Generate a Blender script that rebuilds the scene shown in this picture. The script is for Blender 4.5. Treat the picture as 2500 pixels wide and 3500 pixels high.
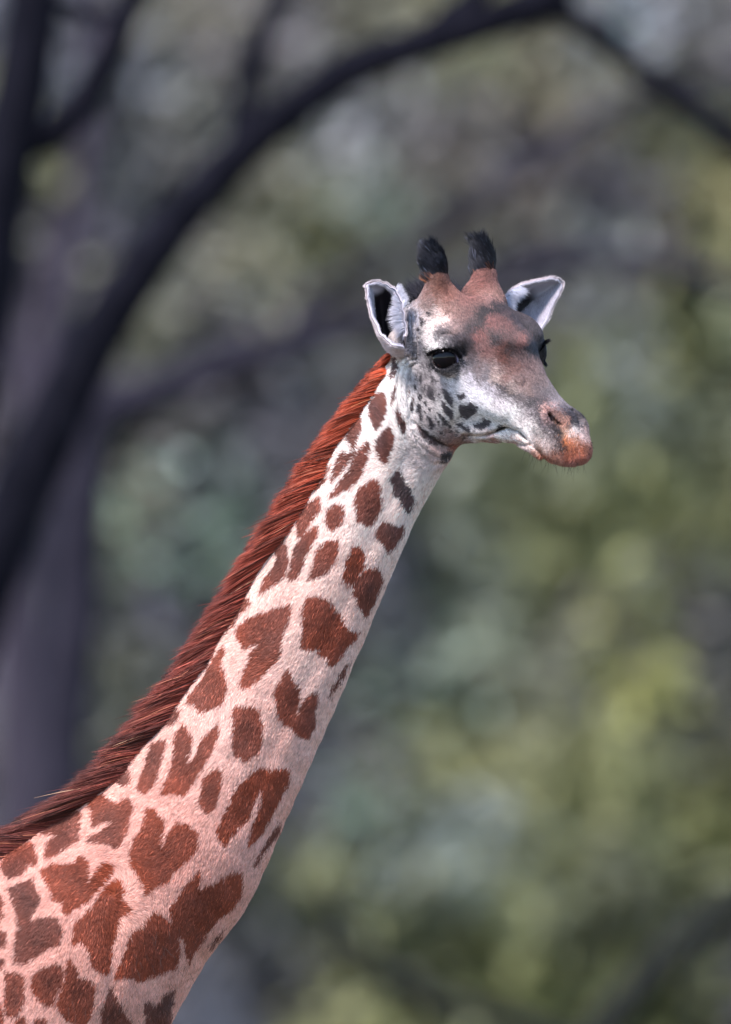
import bpy, math, random
import numpy as np
from mathutils import Vector

random.seed(7)
RNG = np.random.default_rng(11)
for o in list(bpy.data.objects):
    bpy.data.objects.remove(o, do_unlink=True)
SC = bpy.context.scene

# ------------------------------------------------------------------ camera
D0 = 20.0                                   # metres from the lens to the giraffe's neck
PITCH = math.radians(3.15)
S0 = 1500.0                                 # photograph pixels per metre at that distance
TGT = np.array([0.0, 0.0, 3.5])
FW = np.array([0.0, math.cos(PITCH), math.sin(PITCH)])
UP = np.array([0.0, -math.sin(PITCH), math.cos(PITCH)])
cam_d = bpy.data.cameras.new('camera')
cam = bpy.data.objects.new('camera', cam_d)
SC.collection.objects.link(cam)
cam.location = Vector(TGT - D0 * FW)
cam.rotation_euler = (math.pi / 2 + PITCH, 0, 0)
cam_d.sensor_fit = 'VERTICAL'
cam_d.sensor_height = 36.0
cam_d.lens = 36.0 * D0 / (3500 / S0)
cam_d.clip_start = 0.5
cam_d.clip_end = 3000
cam_d.dof.use_dof = True
cam_d.dof.focus_distance = D0 - 0.13
cam_d.dof.aperture_fstop = cam_d.lens / 1000.0 / 0.175
SC.camera = cam

# ------------------------------------------------------------------ sky and sun
SUN_EL, SUN_AZ = math.radians(52), math.radians(-142)   # azimuth measured from +Y (away from the camera) towards +X
world = bpy.data.worlds.new('World')
SC.world = world
world.use_nodes = True
wt = world.node_tree
wt.nodes.clear()
sky = wt.nodes.new('ShaderNodeTexSky')
sky.sky_type = 'NISHITA'
sky.sun_disc = False
sky.sun_elevation = SUN_EL
sky.sun_rotation = SUN_AZ
sky.air_density = 1.0
sky.dust_density = 0.5
sky.ozone_density = 2.5
bg = wt.nodes.new('ShaderNodeBackground')
bg.inputs['Strength'].default_value = 0.14
wo = wt.nodes.new('ShaderNodeOutputWorld')
wt.links.new(sky.outputs[0], bg.inputs[0])
wt.links.new(bg.outputs[0], wo.inputs[0])
sun_d = bpy.data.lights.new('sun', 'SUN')
sun_d.energy = 3.2
sun_d.angle = math.radians(14)
sun_d.color = (1.0, 0.915, 0.89)
sun = bpy.data.objects.new('sun', sun_d)
SC.collection.objects.link(sun)
sdir = Vector((math.sin(SUN_AZ) * math.cos(SUN_EL), math.cos(SUN_AZ) * math.cos(SUN_EL), math.sin(SUN_EL)))
sun.rotation_euler = (-sdir).to_track_quat('-Z', 'Y').to_euler()
sun.location = (0, 0, 30)
SC.view_settings.view_transform = 'Standard'
SC.view_settings.look = 'None'
SC.view_settings.exposure = 1.15
SC.view_settings.gamma = 1.0
SC.view_settings.use_curve_mapping = False

# ------------------------------------------------------------------ helpers
def to_world(q):
    q = np.asarray(q, dtype=np.float64)
    return TGT + q[..., 0:1] * np.array([1.0, 0, 0]) + q[..., 1:2] * UP - q[..., 2:3] * FW

def P(px, py, w=0.0):                       # a point of the side view: (right, up, towards the camera)
    k = (D0 - w) / D0 / S0
    return np.array([(px - 1250) * k, (1750 - py) * k, w])

def to_px(q):
    k = D0 / (D0 - q[:, 2]) * S0
    return np.stack([1250 + q[:, 0] * k, 1750 - q[:, 1] * k], 1)

def lin(c):
    c = np.asarray(c, dtype=np.float64) / 255.0
    return np.where(c <= 0.04045, c / 12.92, ((c + 0.055) / 1.055) ** 2.4)

def props(o, label=None, cat=None, group=None, kind=None):
    if label: o['label'] = label
    if cat: o['category'] = cat
    if group: o['group'] = group
    if kind: o['kind'] = kind
    return o

def link(name, data, parent=None):
    o = bpy.data.objects.new(name, data)
    SC.collection.objects.link(o)
    if parent is not None:
        o.parent = parent
        o.matrix_parent_inverse = parent.matrix_world.inverted() if False else o.matrix_parent_inverse
    return o

def empty(name, loc):
    o = bpy.data.objects.new(name, None)
    o.location = Vector(loc)
    o.empty_display_size = 0.2
    SC.collection.objects.link(o)
    return o

def np_mesh(name, V, Fc, mat, smooth=True, col=None, attr='tint', uv=None):
    """V (n,3) local coordinates, Fc (m,k) constant-size faces."""
    me = bpy.data.meshes.new(name)
    V = np.ascontiguousarray(V, dtype=np.float32)
    Fc = np.ascontiguousarray(Fc, dtype=np.int32)
    m, k = Fc.shape
    me.vertices.add(len(V)); me.vertices.foreach_set('co', V.ravel())
    me.loops.add(m * k); me.loops.foreach_set('vertex_index', Fc.ravel())
    me.polygons.add(m)
    me.polygons.foreach_set('loop_start', np.arange(m, dtype=np.int32) * k)
    me.polygons.foreach_set('loop_total', np.full(m, k, dtype=np.int32))
    me.update(calc_edges=True)
    if smooth:
        me.polygons.foreach_set('use_smooth', np.ones(m, dtype=bool))
    if col is not None:
        a = me.color_attributes.new(attr, 'FLOAT_COLOR', 'POINT')
        c4 = np.ones((len(V), 4), dtype=np.float32); c4[:, :3] = col
        a.data.foreach_set('color', c4.ravel())
    if mat is not None:
        me.materials.append(mat)
    return me

def hair(name, pts, rad, col, mat, parent, origin):
    """pts (n,k,3) world, rad (n,k), col (n,3)"""
    n, k, _ = pts.shape
    hc = bpy.data.hair_curves.new(name)
    hc.add_curves([k] * n)
    hc.points.foreach_set('position', np.ascontiguousarray((pts - origin).astype(np.float32)).ravel())
    a = hc.attributes.get('radius') or hc.attributes.new('radius', 'FLOAT', 'POINT')
    a.data.foreach_set('value', np.ascontiguousarray(rad.astype(np.float32)).ravel())
    t = hc.attributes.new('tint', 'FLOAT_COLOR', 'CURVE')
    c4 = np.ones((n, 4), dtype=np.float32); c4[:, :3] = np.clip(col, 0, 1)
    t.data.foreach_set('color', c4.ravel())
    hc.materials.append(mat)
    o = link(name, hc, parent)
    return o

def mat_new(name):
    m = bpy.data.materials.new(name)
    m.use_nodes = True
    nt = m.node_tree
    b = nt.nodes.get('Principled BSDF')
    return m, nt, b

def mat_tint(name, rough=0.6, spec=0.3, mul=1.0, noise=None, sheen=0.0):
    m, nt, b = mat_new(name)
    at = nt.nodes.new('ShaderNodeAttribute'); at.attribute_name = 'tint'
    src = at.outputs['Color']
    if noise:
        tc = nt.nodes.new('ShaderNodeTexCoord')
        nz = nt.nodes.new('ShaderNodeTexNoise'); nz.inputs['Scale'].default_value = noise[0]; nz.inputs['Detail'].default_value = 6
        nt.links.new(tc.outputs['Object'], nz.inputs['Vector'])
        mr = nt.nodes.new('ShaderNodeMapRange'); mr.inputs['From Min'].default_value = 0.3; mr.inputs['From Max'].default_value = 0.7
        mr.inputs['To Min'].default_value = 1 - noise[1]; mr.inputs['To Max'].default_value = 1 + noise[1]
        nt.links.new(nz.outputs['Fac'], mr.inputs['Value'])
        vm = nt.nodes.new('ShaderNodeVectorMath'); vm.operation = 'SCALE'
        nt.links.new(src, vm.inputs[0]); nt.links.new(mr.outputs[0], vm.inputs['Scale'])
        src = vm.outputs[0]
        if len(noise) > 2:
            bp = nt.nodes.new('ShaderNodeBump'); bp.inputs['Strength'].default_value = noise[2]; bp.inputs['Distance'].default_value = noise[3]
            nt.links.new(nz.outputs['Fac'], bp.inputs['Height']); nt.links.new(bp.outputs[0], b.inputs['Normal'])
    nt.links.new(src, b.inputs['Base Color'])
    b.inputs['Roughness'].default_value = rough
    b.inputs['Specular IOR Level'].default_value = spec
    if sheen:
        b.inputs['Sheen Weight'].default_value = sheen
    return m

def mat_bark(name, c1, c2, scale=6.0):
    m, nt, b = mat_new(name)
    tc = nt.nodes.new('ShaderNodeTexCoord')
    mp = nt.nodes.new('ShaderNodeMapping'); mp.inputs['Scale'].default_value = (scale, scale, scale * 0.25)
    nz = nt.nodes.new('ShaderNodeTexNoise'); nz.inputs['Scale'].default_value = 3; nz.inputs['Detail'].default_value = 8
    rp = nt.nodes.new('ShaderNodeValToRGB')
    rp.color_ramp.elements[0].color = (*c1, 1); rp.color_ramp.elements[0].position = 0.32
    rp.color_ramp.elements[1].color = (*c2, 1); rp.color_ramp.elements[1].position = 0.72
    bp = nt.nodes.new('ShaderNodeBump'); bp.inputs['Strength'].default_value = 0.7; bp.inputs['Distance'].default_value = 0.02
    nt.links.new(tc.outputs['Object'], mp.inputs[0]); nt.links.new(mp.outputs[0], nz.inputs['Vector'])
    nt.links.new(nz.outputs['Fac'], rp.inputs[0]); nt.links.new(rp.outputs[0], b.inputs['Base Color'])
    nt.links.new(nz.outputs['Fac'], bp.inputs['Height']); nt.links.new(bp.outputs[0], b.inputs['Normal'])
    b.inputs['Roughness'].default_value = 0.9
    b.inputs['Specular IOR Level'].default_value = 0.05
    return m

def smoothstep(a, b, x):
    t = np.clip((x - a) / (b - a), 0, 1)
    return t * t * (3 - 2 * t)

# cheap smooth value noise (n,3) -> [-1,1]
_NT = RNG.uniform(-1, 1, (32, 32, 32)).astype(np.float32)
def vnoise(p, f):
    q = p * f
    i = np.floor(q).astype(np.int64); t = q - i; t = t * t * (3 - 2 * t); i &= 31; j = (i + 1) & 31
    def g(a, b, c): return _NT[a, b, c]
    x0, y0, z0, x1, y1, z1 = i[:, 0], i[:, 1], i[:, 2], j[:, 0], j[:, 1], j[:, 2]
    tx, ty, tz = t[:, 0], t[:, 1], t[:, 2]
    a = g(x0, y0, z0) * (1 - tx) + g(x1, y0, z0) * tx
    b = g(x0, y1, z0) * (1 - tx) + g(x1, y1, z0) * tx
    c = g(x0, y0, z1) * (1 - tx) + g(x1, y0, z1) * tx
    d = g(x0, y1, z1) * (1 - tx) + g(x1, y1, z1) * tx
    return (a * (1 - ty) + b * ty) * (1 - tz) + (c * (1 - ty) + d * ty) * tz

def fbm(p, f, n=3):
    s = 0; a = 1; t = 0
    for k in range(n):
        s = s + a * vnoise(p + 17.3 * k, f * 2 ** k); t += a; a *= 0.5
    return s / t

def tube(path, radii, seg=12, wob=0.0, seed=0):
    """path (n,3), radii (n,) -> V, quads"""
    path = np.asarray(path, float); radii = np.asarray(radii, float)
    n = len(path)
    tg = np.gradient(path, axis=0); tg /= np.linalg.norm(tg, axis=1)[:, None]
    ref = np.array([0.0, 1, 0.0]); 
    V = []
    r = np.random.default_rng(seed)
    a = np.cross(tg[0], ref); a /= np.linalg.norm(a)
    ang = np.linspace(0, 2 * math.pi, seg, endpoint=False)
    lump = r.uniform(-1, 1, seg)
    for i in range(n):
        a = a - tg[i] * a.dot(tg[i]); a /= np.linalg.norm(a)
        b = np.cross(tg[i], a)
        rr = radii[i] * (1 + wob * (0.6 * lump + 0.6 * r.uniform(-1, 1, seg)))
        V.append(path[i] + (np.cos(ang) * rr)[:, None] * a + (np.sin(ang) * rr)[:, None] * b)
    V = np.concatenate(V)
    F = []
    for i in range(n - 1):
        for s in range(seg):
            F.append((i * seg + s, i * seg + (s + 1) % seg, (i + 1) * seg + (s + 1) % seg, (i + 1) * seg + s))
    # caps
    c0 = len(V); V = np.vstack([V, path[0], path[-1]])
    for s in range(seg):
        F.append((c0, (s + 1) % seg, s, c0)); e = (n - 1) * seg
        F.append((c0 + 1, e + s, e + (s + 1) % seg, c0 + 1))
    return V, F

def spline(pts, n):
    """Catmull-Rom through rows of pts (any width)."""
    p = np.asarray(pts, float); m = len(p)
    pe = np.vstack([2 * p[0] - p[1], p, 2 * p[-1] - p[-2]])
    out = []
    for t in np.linspace(0, m - 1 - 1e-9, n):
        i = int(t); f = t - i
        a, b, c, d = pe[i], pe[i + 1], pe[i + 2], pe[i + 3]
        out.append(0.5 * (2 * b + (c - a) * f + (2 * a - 5 * b + 4 * c - d) * f * f + (3 * b - a - 3 * c + d) * f ** 3))
    return np.array(out)

def tube_mesh(V, F):                         # tube() uses degenerate quads for its caps: make them triangles
    V = np.asarray(V)
    return V, [tuple(dict.fromkeys(f)) for f in F]

def add_tube_obj(name, path, radii, mat, parent, origin, seg=12, wob=0.06, seed=0):
    V, F = tube_mesh(*tube(path, radii, seg, wob, seed))
    me = bpy.data.meshes.new(name)
    me.from_pydata([tuple(v) for v in V - origin], [], F)
    me.polygons.foreach_set('use_smooth', np.ones(len(me.polygons), dtype=bool))
    me.materials.append(mat)
    return link(name, me, parent)

# ------------------------------------------------------------------ ground
def build_ground():
    n = 90
    g = np.sinh(np.linspace(-5.2, 5.2, n)) ; g = g / g.max() * 1200
    X, Y = np.meshgrid(g, g + 30, indexing='ij')
    p = np.stack([X.ravel(), Y.ravel(), np.zeros(X.size)], 1)
    Z = 0.06 * fbm(p, 0.35, 3) * smoothstep(0, 6, np.hypot(p[:, 0], p[:, 1]))
    p[:, 2] = Z - 0.06
    i = np.arange(n * n).reshape(n, n)
    F = np.stack([i[:-1, :-1].ravel(), i[1:, :-1].ravel(), i[1:, 1:].ravel(), i[:-1, 1:].ravel()], 1)
    m, nt, b = mat_new('dry_grass_ground')
    tc = nt.nodes.new('ShaderNodeTexCoord')
    nz = nt.nodes.new('ShaderNodeTexNoise'); nz.inputs['Scale'].default_value = 0.6; nz.inputs['Detail'].default_value = 9
    rp = nt.nodes.new('ShaderNodeValToRGB')
    rp.color_ramp.elements[0].color = (0.045, 0.05, 0.028, 1); rp.color_ramp.elements[0].position = 0.38
    rp.color_ramp.elements[1].color = (0.11, 0.095, 0.07, 1); rp.color_ramp.elements[1].position = 0.66
    nt.links.new(tc.outputs['Object'], nz.inputs['Vector']); nt.links.new(nz.outputs['Fac'], rp.inputs[0])
    nt.links.new(rp.outputs[0], b.inputs['Base Color']); b.inputs['Roughness'].default_value = 0.95
    o = link('ground', np_mesh('ground', p, F, m))
    props(o, kind='structure')
build_ground()

# ------------------------------------------------------------------ trees behind
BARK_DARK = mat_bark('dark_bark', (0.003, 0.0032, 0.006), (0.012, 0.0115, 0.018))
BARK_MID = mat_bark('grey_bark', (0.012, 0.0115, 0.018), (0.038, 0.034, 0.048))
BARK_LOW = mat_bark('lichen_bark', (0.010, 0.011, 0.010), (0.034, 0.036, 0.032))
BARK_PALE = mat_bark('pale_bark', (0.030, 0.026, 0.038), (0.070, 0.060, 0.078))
LEAF = mat_tint('leaf', rough=0.55, spec=0.25)
def leaf_translucency(m):
    nt = m.node_tree; b = nt.nodes['Principled BSDF']; out = nt.nodes['Material Output']
    at = [n for n in nt.nodes if n.type == 'ATTRIBUTE'][0]
    tr = nt.nodes.new('ShaderNodeBsdfTranslucent'); mx = nt.nodes.new('ShaderNodeMixShader'); mx.inputs[0].default_value = 0.45
    nt.links.new(at.outputs['Color'], tr.inputs[0]); nt.links.new(b.outputs[0], mx.inputs[1]); nt.links.new(tr.outputs[0], mx.inputs[2])
    nt.links.new(mx.outputs[0], out.inputs[0])
leaf_translucency(LEAF)

def AT(px, py, Z):                          # place at a given depth from the lens, world coordinates
    return to_world(P(px, py, D0 - Z))

def limb(pts, Z):
    """pts rows (px, py, width_px[, dZ]) -> world path and radii"""
    out = []; rr = []
    for r in pts:
        z = Z + (r[3] if len(r) > 3 else 0)
        out.append(AT(r[0], r[1], z)); rr.append(r[2] * z / D0 / S0 / 2)
    a = spline(np.hstack([np.array(out), np.array(rr)[:, None]]), max(8, len(pts) * 5))
    return a[:, :3], np.maximum(a[:, 3], 0.01)

def bare_tree(name, label, Z, base_px, trunk, limbs, mat, twigs=0, seed=1, leaves=None):
    b = AT(base_px, 3000, Z); b[2] = 0
    root = empty(name, b)
    props(root, label, 'tree')
    path, rad = limb(trunk, Z)
    # carry the trunk down to the ground at b
    r0 = rad[0]; top = path[0]
    low = []
    for t in np.linspace(0, 1, 8)[:-1]:
        low.append(b * (1 - t) + top * t + np.array([0.06 * math.sin(5 * t), 0, 0]))
    low = np.array(low); low[0, 2] = -0.05
    lr = r0 * (1 + 0.75 * (1 - np.linspace(0, 1, 8)[:-1]) ** 3)
    add_tube_obj('trunk', np.vstack([low, path]), np.concatenate([lr, rad]), mat, root, b, 14, 0.05, seed)
    for k, l in enumerate(limbs):
        pth, rd = limb(l, Z)
        add_tube_obj('limb', pth, rd, mat, root, b, 10, 0.05, seed + k)
    return root, b

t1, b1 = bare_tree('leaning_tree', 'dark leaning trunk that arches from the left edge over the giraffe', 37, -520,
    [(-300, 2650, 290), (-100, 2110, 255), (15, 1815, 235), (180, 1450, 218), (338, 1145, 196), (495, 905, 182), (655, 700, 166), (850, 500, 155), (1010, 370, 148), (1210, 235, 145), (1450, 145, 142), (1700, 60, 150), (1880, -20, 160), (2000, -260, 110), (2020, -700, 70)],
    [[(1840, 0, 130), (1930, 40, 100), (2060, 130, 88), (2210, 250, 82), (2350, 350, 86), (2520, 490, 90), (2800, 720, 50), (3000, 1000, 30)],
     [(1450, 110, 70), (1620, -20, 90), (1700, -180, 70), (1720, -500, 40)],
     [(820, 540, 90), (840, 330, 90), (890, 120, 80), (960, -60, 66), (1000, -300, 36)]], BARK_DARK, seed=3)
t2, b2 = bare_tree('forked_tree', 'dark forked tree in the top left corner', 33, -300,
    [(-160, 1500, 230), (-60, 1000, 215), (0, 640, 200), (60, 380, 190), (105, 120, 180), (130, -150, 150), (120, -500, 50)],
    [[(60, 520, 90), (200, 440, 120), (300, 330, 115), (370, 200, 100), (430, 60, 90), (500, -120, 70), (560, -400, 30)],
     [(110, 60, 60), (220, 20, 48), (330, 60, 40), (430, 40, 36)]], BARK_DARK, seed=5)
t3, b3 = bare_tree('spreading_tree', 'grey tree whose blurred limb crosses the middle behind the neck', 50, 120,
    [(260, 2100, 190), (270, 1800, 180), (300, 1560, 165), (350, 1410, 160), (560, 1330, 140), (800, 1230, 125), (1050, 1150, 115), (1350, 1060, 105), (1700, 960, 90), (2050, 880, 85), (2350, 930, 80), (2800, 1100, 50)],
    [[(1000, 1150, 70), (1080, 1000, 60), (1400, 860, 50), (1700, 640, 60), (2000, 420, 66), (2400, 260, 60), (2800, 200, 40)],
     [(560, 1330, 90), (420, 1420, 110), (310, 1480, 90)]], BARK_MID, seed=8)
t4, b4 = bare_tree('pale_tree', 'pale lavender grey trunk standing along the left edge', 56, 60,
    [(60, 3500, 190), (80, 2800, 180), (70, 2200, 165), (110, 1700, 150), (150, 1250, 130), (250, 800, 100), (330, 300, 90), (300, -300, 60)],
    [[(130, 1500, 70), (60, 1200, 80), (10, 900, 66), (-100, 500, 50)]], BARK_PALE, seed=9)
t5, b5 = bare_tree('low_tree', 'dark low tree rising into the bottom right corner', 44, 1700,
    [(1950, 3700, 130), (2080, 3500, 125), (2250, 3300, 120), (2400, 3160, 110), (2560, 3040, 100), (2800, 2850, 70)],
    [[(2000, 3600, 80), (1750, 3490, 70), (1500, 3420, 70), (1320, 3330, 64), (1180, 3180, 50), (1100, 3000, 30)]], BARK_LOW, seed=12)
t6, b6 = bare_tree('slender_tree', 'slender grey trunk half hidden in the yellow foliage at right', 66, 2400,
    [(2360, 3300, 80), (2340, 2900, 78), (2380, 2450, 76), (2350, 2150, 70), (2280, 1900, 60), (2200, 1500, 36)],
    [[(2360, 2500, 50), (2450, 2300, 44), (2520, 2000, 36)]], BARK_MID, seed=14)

# foliage: clump colours follow their place, light and shade of the wood painted in
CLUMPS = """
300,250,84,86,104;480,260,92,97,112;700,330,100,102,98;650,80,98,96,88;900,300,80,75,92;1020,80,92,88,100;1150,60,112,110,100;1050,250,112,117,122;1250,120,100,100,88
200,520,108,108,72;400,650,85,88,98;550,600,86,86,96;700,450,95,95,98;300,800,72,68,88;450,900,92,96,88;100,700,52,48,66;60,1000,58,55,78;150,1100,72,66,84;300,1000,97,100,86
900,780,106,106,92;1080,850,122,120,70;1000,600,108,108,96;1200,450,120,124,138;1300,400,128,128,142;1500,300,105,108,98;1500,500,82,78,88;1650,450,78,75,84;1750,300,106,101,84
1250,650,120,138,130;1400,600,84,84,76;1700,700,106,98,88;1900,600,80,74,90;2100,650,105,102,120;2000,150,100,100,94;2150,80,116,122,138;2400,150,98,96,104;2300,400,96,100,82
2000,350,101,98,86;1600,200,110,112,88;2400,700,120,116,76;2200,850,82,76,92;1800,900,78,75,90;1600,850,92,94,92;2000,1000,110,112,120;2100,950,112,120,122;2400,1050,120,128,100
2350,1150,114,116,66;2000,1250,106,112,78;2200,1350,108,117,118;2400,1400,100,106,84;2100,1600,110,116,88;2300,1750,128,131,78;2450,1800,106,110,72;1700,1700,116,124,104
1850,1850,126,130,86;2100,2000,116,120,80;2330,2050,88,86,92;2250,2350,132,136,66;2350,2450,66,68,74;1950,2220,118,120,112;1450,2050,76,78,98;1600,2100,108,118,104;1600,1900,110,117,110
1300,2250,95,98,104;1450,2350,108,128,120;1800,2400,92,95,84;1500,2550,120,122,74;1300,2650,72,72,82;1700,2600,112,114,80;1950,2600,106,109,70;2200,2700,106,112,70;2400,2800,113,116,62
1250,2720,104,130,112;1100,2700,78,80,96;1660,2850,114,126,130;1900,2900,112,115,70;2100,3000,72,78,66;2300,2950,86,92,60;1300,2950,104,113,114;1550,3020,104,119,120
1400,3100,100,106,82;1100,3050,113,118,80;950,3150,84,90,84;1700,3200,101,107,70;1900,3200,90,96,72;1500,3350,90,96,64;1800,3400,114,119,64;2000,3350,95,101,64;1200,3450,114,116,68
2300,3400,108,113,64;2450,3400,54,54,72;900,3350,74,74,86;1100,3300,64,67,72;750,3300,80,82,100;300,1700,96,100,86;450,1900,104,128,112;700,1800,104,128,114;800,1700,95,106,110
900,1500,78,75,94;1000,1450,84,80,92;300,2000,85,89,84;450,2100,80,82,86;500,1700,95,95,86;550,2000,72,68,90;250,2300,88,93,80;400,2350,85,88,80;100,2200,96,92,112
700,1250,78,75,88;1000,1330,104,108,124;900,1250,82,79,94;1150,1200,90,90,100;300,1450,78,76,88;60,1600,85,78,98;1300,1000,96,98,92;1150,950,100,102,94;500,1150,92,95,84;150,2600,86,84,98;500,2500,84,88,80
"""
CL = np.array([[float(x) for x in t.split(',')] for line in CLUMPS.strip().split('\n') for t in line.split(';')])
GAPS = [(640, 1570, 52), (850, 1010, 34), (1035, 1325, 40), (1240, 680, 22), (1520, 700, 50), (1220, 400, 22), (1640, 2845, 14), (1940, 2215, 8), (2150, 80, 22), (1970, 1010, 10), (480, 230, 12), (1330, 420, 10)]

LEAF_GAIN = 2.4
def leaf_cloud(cx, cy, Z, sx, sy, sz, n, seed, size=0.13):
    r = np.random.default_rng(seed); n = int(n * 1.45)
    # clusters of leaves inside the crown volume
    nc = max(20, n // 60)
    c = r.normal(0, 0.5, (nc, 3)); c /= np.maximum(1, np.linalg.norm(c, axis=1))[:, None]
    idx = r.integers(0, nc, n)
    q = c[idx] * np.array([sx, sy, sz * .7]) + r.normal(0, 0.30, (n, 3))
    base = AT(cx, cy, Z)
    pos = base + np.stack([q[:, 0], q[:, 2], q[:, 1]], 1)
    return pos, idx, r

def view_px(pos):
    rel = pos - (TGT - D0 * FW)
    z = rel @ FW; x = rel[:, 0]; y = rel @ UP
    return np.stack([1250 + x / z * D0 * S0, 1750 - y / z * D0 * S0], 1), z

def leafy_tree(name, label, cat, cx, cy, Z, sx, sy, sz, n, seed, size=0.13, trunk_px=None, group='trees of the wood behind'):
    pos, idx, r = leaf_cloud(cx, cy, Z, sx, sy, sz, n, seed, size)
    pos = pos[pos[:, 2] > 0.1]
    px, z = view_px(pos)
    keep = np.ones(len(pos), bool)
    for gx, gy, gr in GAPS:                  # openings in the canopy where the sky comes through
        d = np.hypot(px[:, 0] - gx, px[:, 1] - gy)
        keep &= d > (gr * 0.62 + size * 235) * r.uniform(.72, 1.12, len(d))
    pos = pos[keep]; px = px[keep]; n = len(pos)
    jx = px + r.normal(0, 85, (n, 2))
    d2 = ((jx[:, None, 0] - CL[None, :, 0]) ** 2 + (jx[:, None, 1] - CL[None, :, 1]) ** 2)
    k = np.argmin(d2, 1)
    out = (px[:, 0] < -150) | (px[:, 0] > 2650) | (px[:, 1] > 3650) | (px[:, 1] < -150)   # the wood outside the view mixes all the clump tones
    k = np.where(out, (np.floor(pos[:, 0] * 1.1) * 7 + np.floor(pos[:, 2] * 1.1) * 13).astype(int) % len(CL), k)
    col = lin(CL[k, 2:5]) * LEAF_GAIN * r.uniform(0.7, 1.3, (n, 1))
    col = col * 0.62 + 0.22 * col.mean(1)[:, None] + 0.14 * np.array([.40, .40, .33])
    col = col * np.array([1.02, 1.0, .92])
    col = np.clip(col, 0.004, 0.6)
    a = r.normal(0, 1, (n, 3)); a /= np.linalg.norm(a, axis=1)[:, None]
    b = np.cross(a, r.normal(0, 1, (n, 3))); b /= np.linalg.norm(b, axis=1)[:, None]
    s = size * r.uniform(0.6, 1.3, (n, 1))
    V = np.stack([pos - a * s, pos + b * s * 0.42, pos + a * s, pos - b * s * 0.42], 1).reshape(-1, 3)
    F = np.arange(4 * n).reshape(n, 4)
    tb = AT(trunk_px if trunk_px is not None else cx, 3000, Z); tb[2] = 0
    root = empty(name, tb)
    props(root, label, cat, group)
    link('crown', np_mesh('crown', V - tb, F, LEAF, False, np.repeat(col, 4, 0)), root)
    top = AT(cx, cy, Z)
    path = spline([tb + np.array([0, 0, -0.05]), tb * 0.6 + top * 0.4 + np.array([0.15, 0, 0]), top, top + np.array([0.3, 0.2, sz * 0.4])], 14)
    add_tube_obj('trunk', path, np.linspace(0.16, 0.03, 14), BARK_MID, root, tb, 9, 0.08, seed)
    return root

# (name, label, cx, cy, Z, sx, sy(depth... vertical order x, up, depth)
LT = [
 ('broadleaf_tree', 'green grey broadleaf crown behind the arch at upper left', 330, 700, 66, 3.0, 3.2, 1.6, 15000),
 ('broadleaf_tree', 'olive green crown filling the space under the arch above the giraffe', 1150, 650, 67, 2.6, 3.0, 1.6, 15000),
 ('broadleaf_tree', 'grey olive crown in the upper right corner behind the thin branch', 2100, 500, 66, 3.0, 3.2, 1.6, 15000),
 ('broadleaf_tree', 'yellow green tree along the right edge beside the muzzle', 2200, 1700, 68, 2.8, 3.4, 1.6, 16000),
 ('broadleaf_tree', 'blue green tree directly behind the lower neck and throat', 1400, 2300, 67, 2.6, 3.2, 1.6, 16000),
 ('broadleaf_tree', 'yellow green tree filling the bottom right of the view', 2050, 2950, 66, 3.2, 2.8, 1.6, 16000),
 ('broadleaf_tree', 'green grey tree left of the mane at mid height', 450, 1900, 66, 2.8, 3.4, 1.6, 16000),
 ('broadleaf_tree', 'dim grey green tree behind the shoulder at bottom left', 500, 3100, 68, 3.2, 3.0, 1.6, 12000),
 ('broadleaf_tree', 'tall crown beyond the top of the arch', 1500, -200, 70, 4.5, 2.6, 1.6, 13000),
]
for i, (nm, lb, cx, cy, Z, sx, sy, sz, n) in enumerate(LT):
    leafy_tree(nm, lb, 'tree', cx, cy, Z, sx, sy, sz, n, 40 + i)
# the wood goes on to both sides and behind, with bushes closing it off above the ground
def px_at(x, z, Z):                          # place in the side view of a world x, height z at depth Z
    k = D0 * S0 / Z
    return 1250 + x * k, 1750 - (z - 2.4 - Z * math.tan(PITCH)) * k
rr0 = np.random.default_rng(77)
for i in range(13):
    x = -30 + i * 5.0 + rr0.uniform(-.6, .6); Z = 76 + 5 * (i % 2) + rr0.uniform(-1, 1)
    cx, cy = px_at(x, 6.5, Z)
    leafy_tree('woodland_tree', 'tall leafy tree in the back row of the wood', 'tree', cx, cy, Z, 3.6, 5.2, 1.8, 6500, 200 + i, 0.24, group='trees in the back row of the wood')
for i in range(12):
    x = -28 + i * 5.1 + rr0.uniform(-.6, .6); Z = 70 + 3 * (i % 2)
    if abs(x) < 7: continue
    cx, cy = px_at(x, 5.0, Z)
    leafy_tree('woodland_tree', 'leafy tree beside the view at the edge of the clearing', 'tree', cx, cy, Z, 3.2, 4.6, 1.6, 6500, 240 + i, 0.24, group='trees along the edge of the clearing')
for i in range(14):
    x = -29 + i * 4.5 + rr0.uniform(-.5, .5); Z = 64 + 3 * (i % 3)
    cx, cy = px_at(x, 1.0, Z)
    leafy_tree('leafy_bush', 'low leafy bush at the foot of the wood', 'bush', cx, cy, Z, 2.8, 1.3, 1.2, 3500, 270 + i, 0.22, group='bushes at the foot of the wood')

#GIRAFFE
# ------------------------------------------------------------------ giraffe
# head frame: origin between the eyes; f = towards the nose, n = towards the near side, d = crown of the head
HF = np.array([0.53, -0.46, 0.712]); HF /= np.linalg.norm(HF)
HN = np.array([-0.82, -0.07, 0.568]); HN -= HF * HN.dot(HF); HN /= np.linalg.norm(HN)
HD = np.cross(HN, HF)
if HD[1] < 0: HD = -HD
HO = P(1685, 1212, 0.12)
HM = np.stack([HF, HN, HD])                 # rows
def to_head(q): return (q - HO) @ HM.T
def from_head(h): return HO + np.asarray(h, float) @ HM

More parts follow.
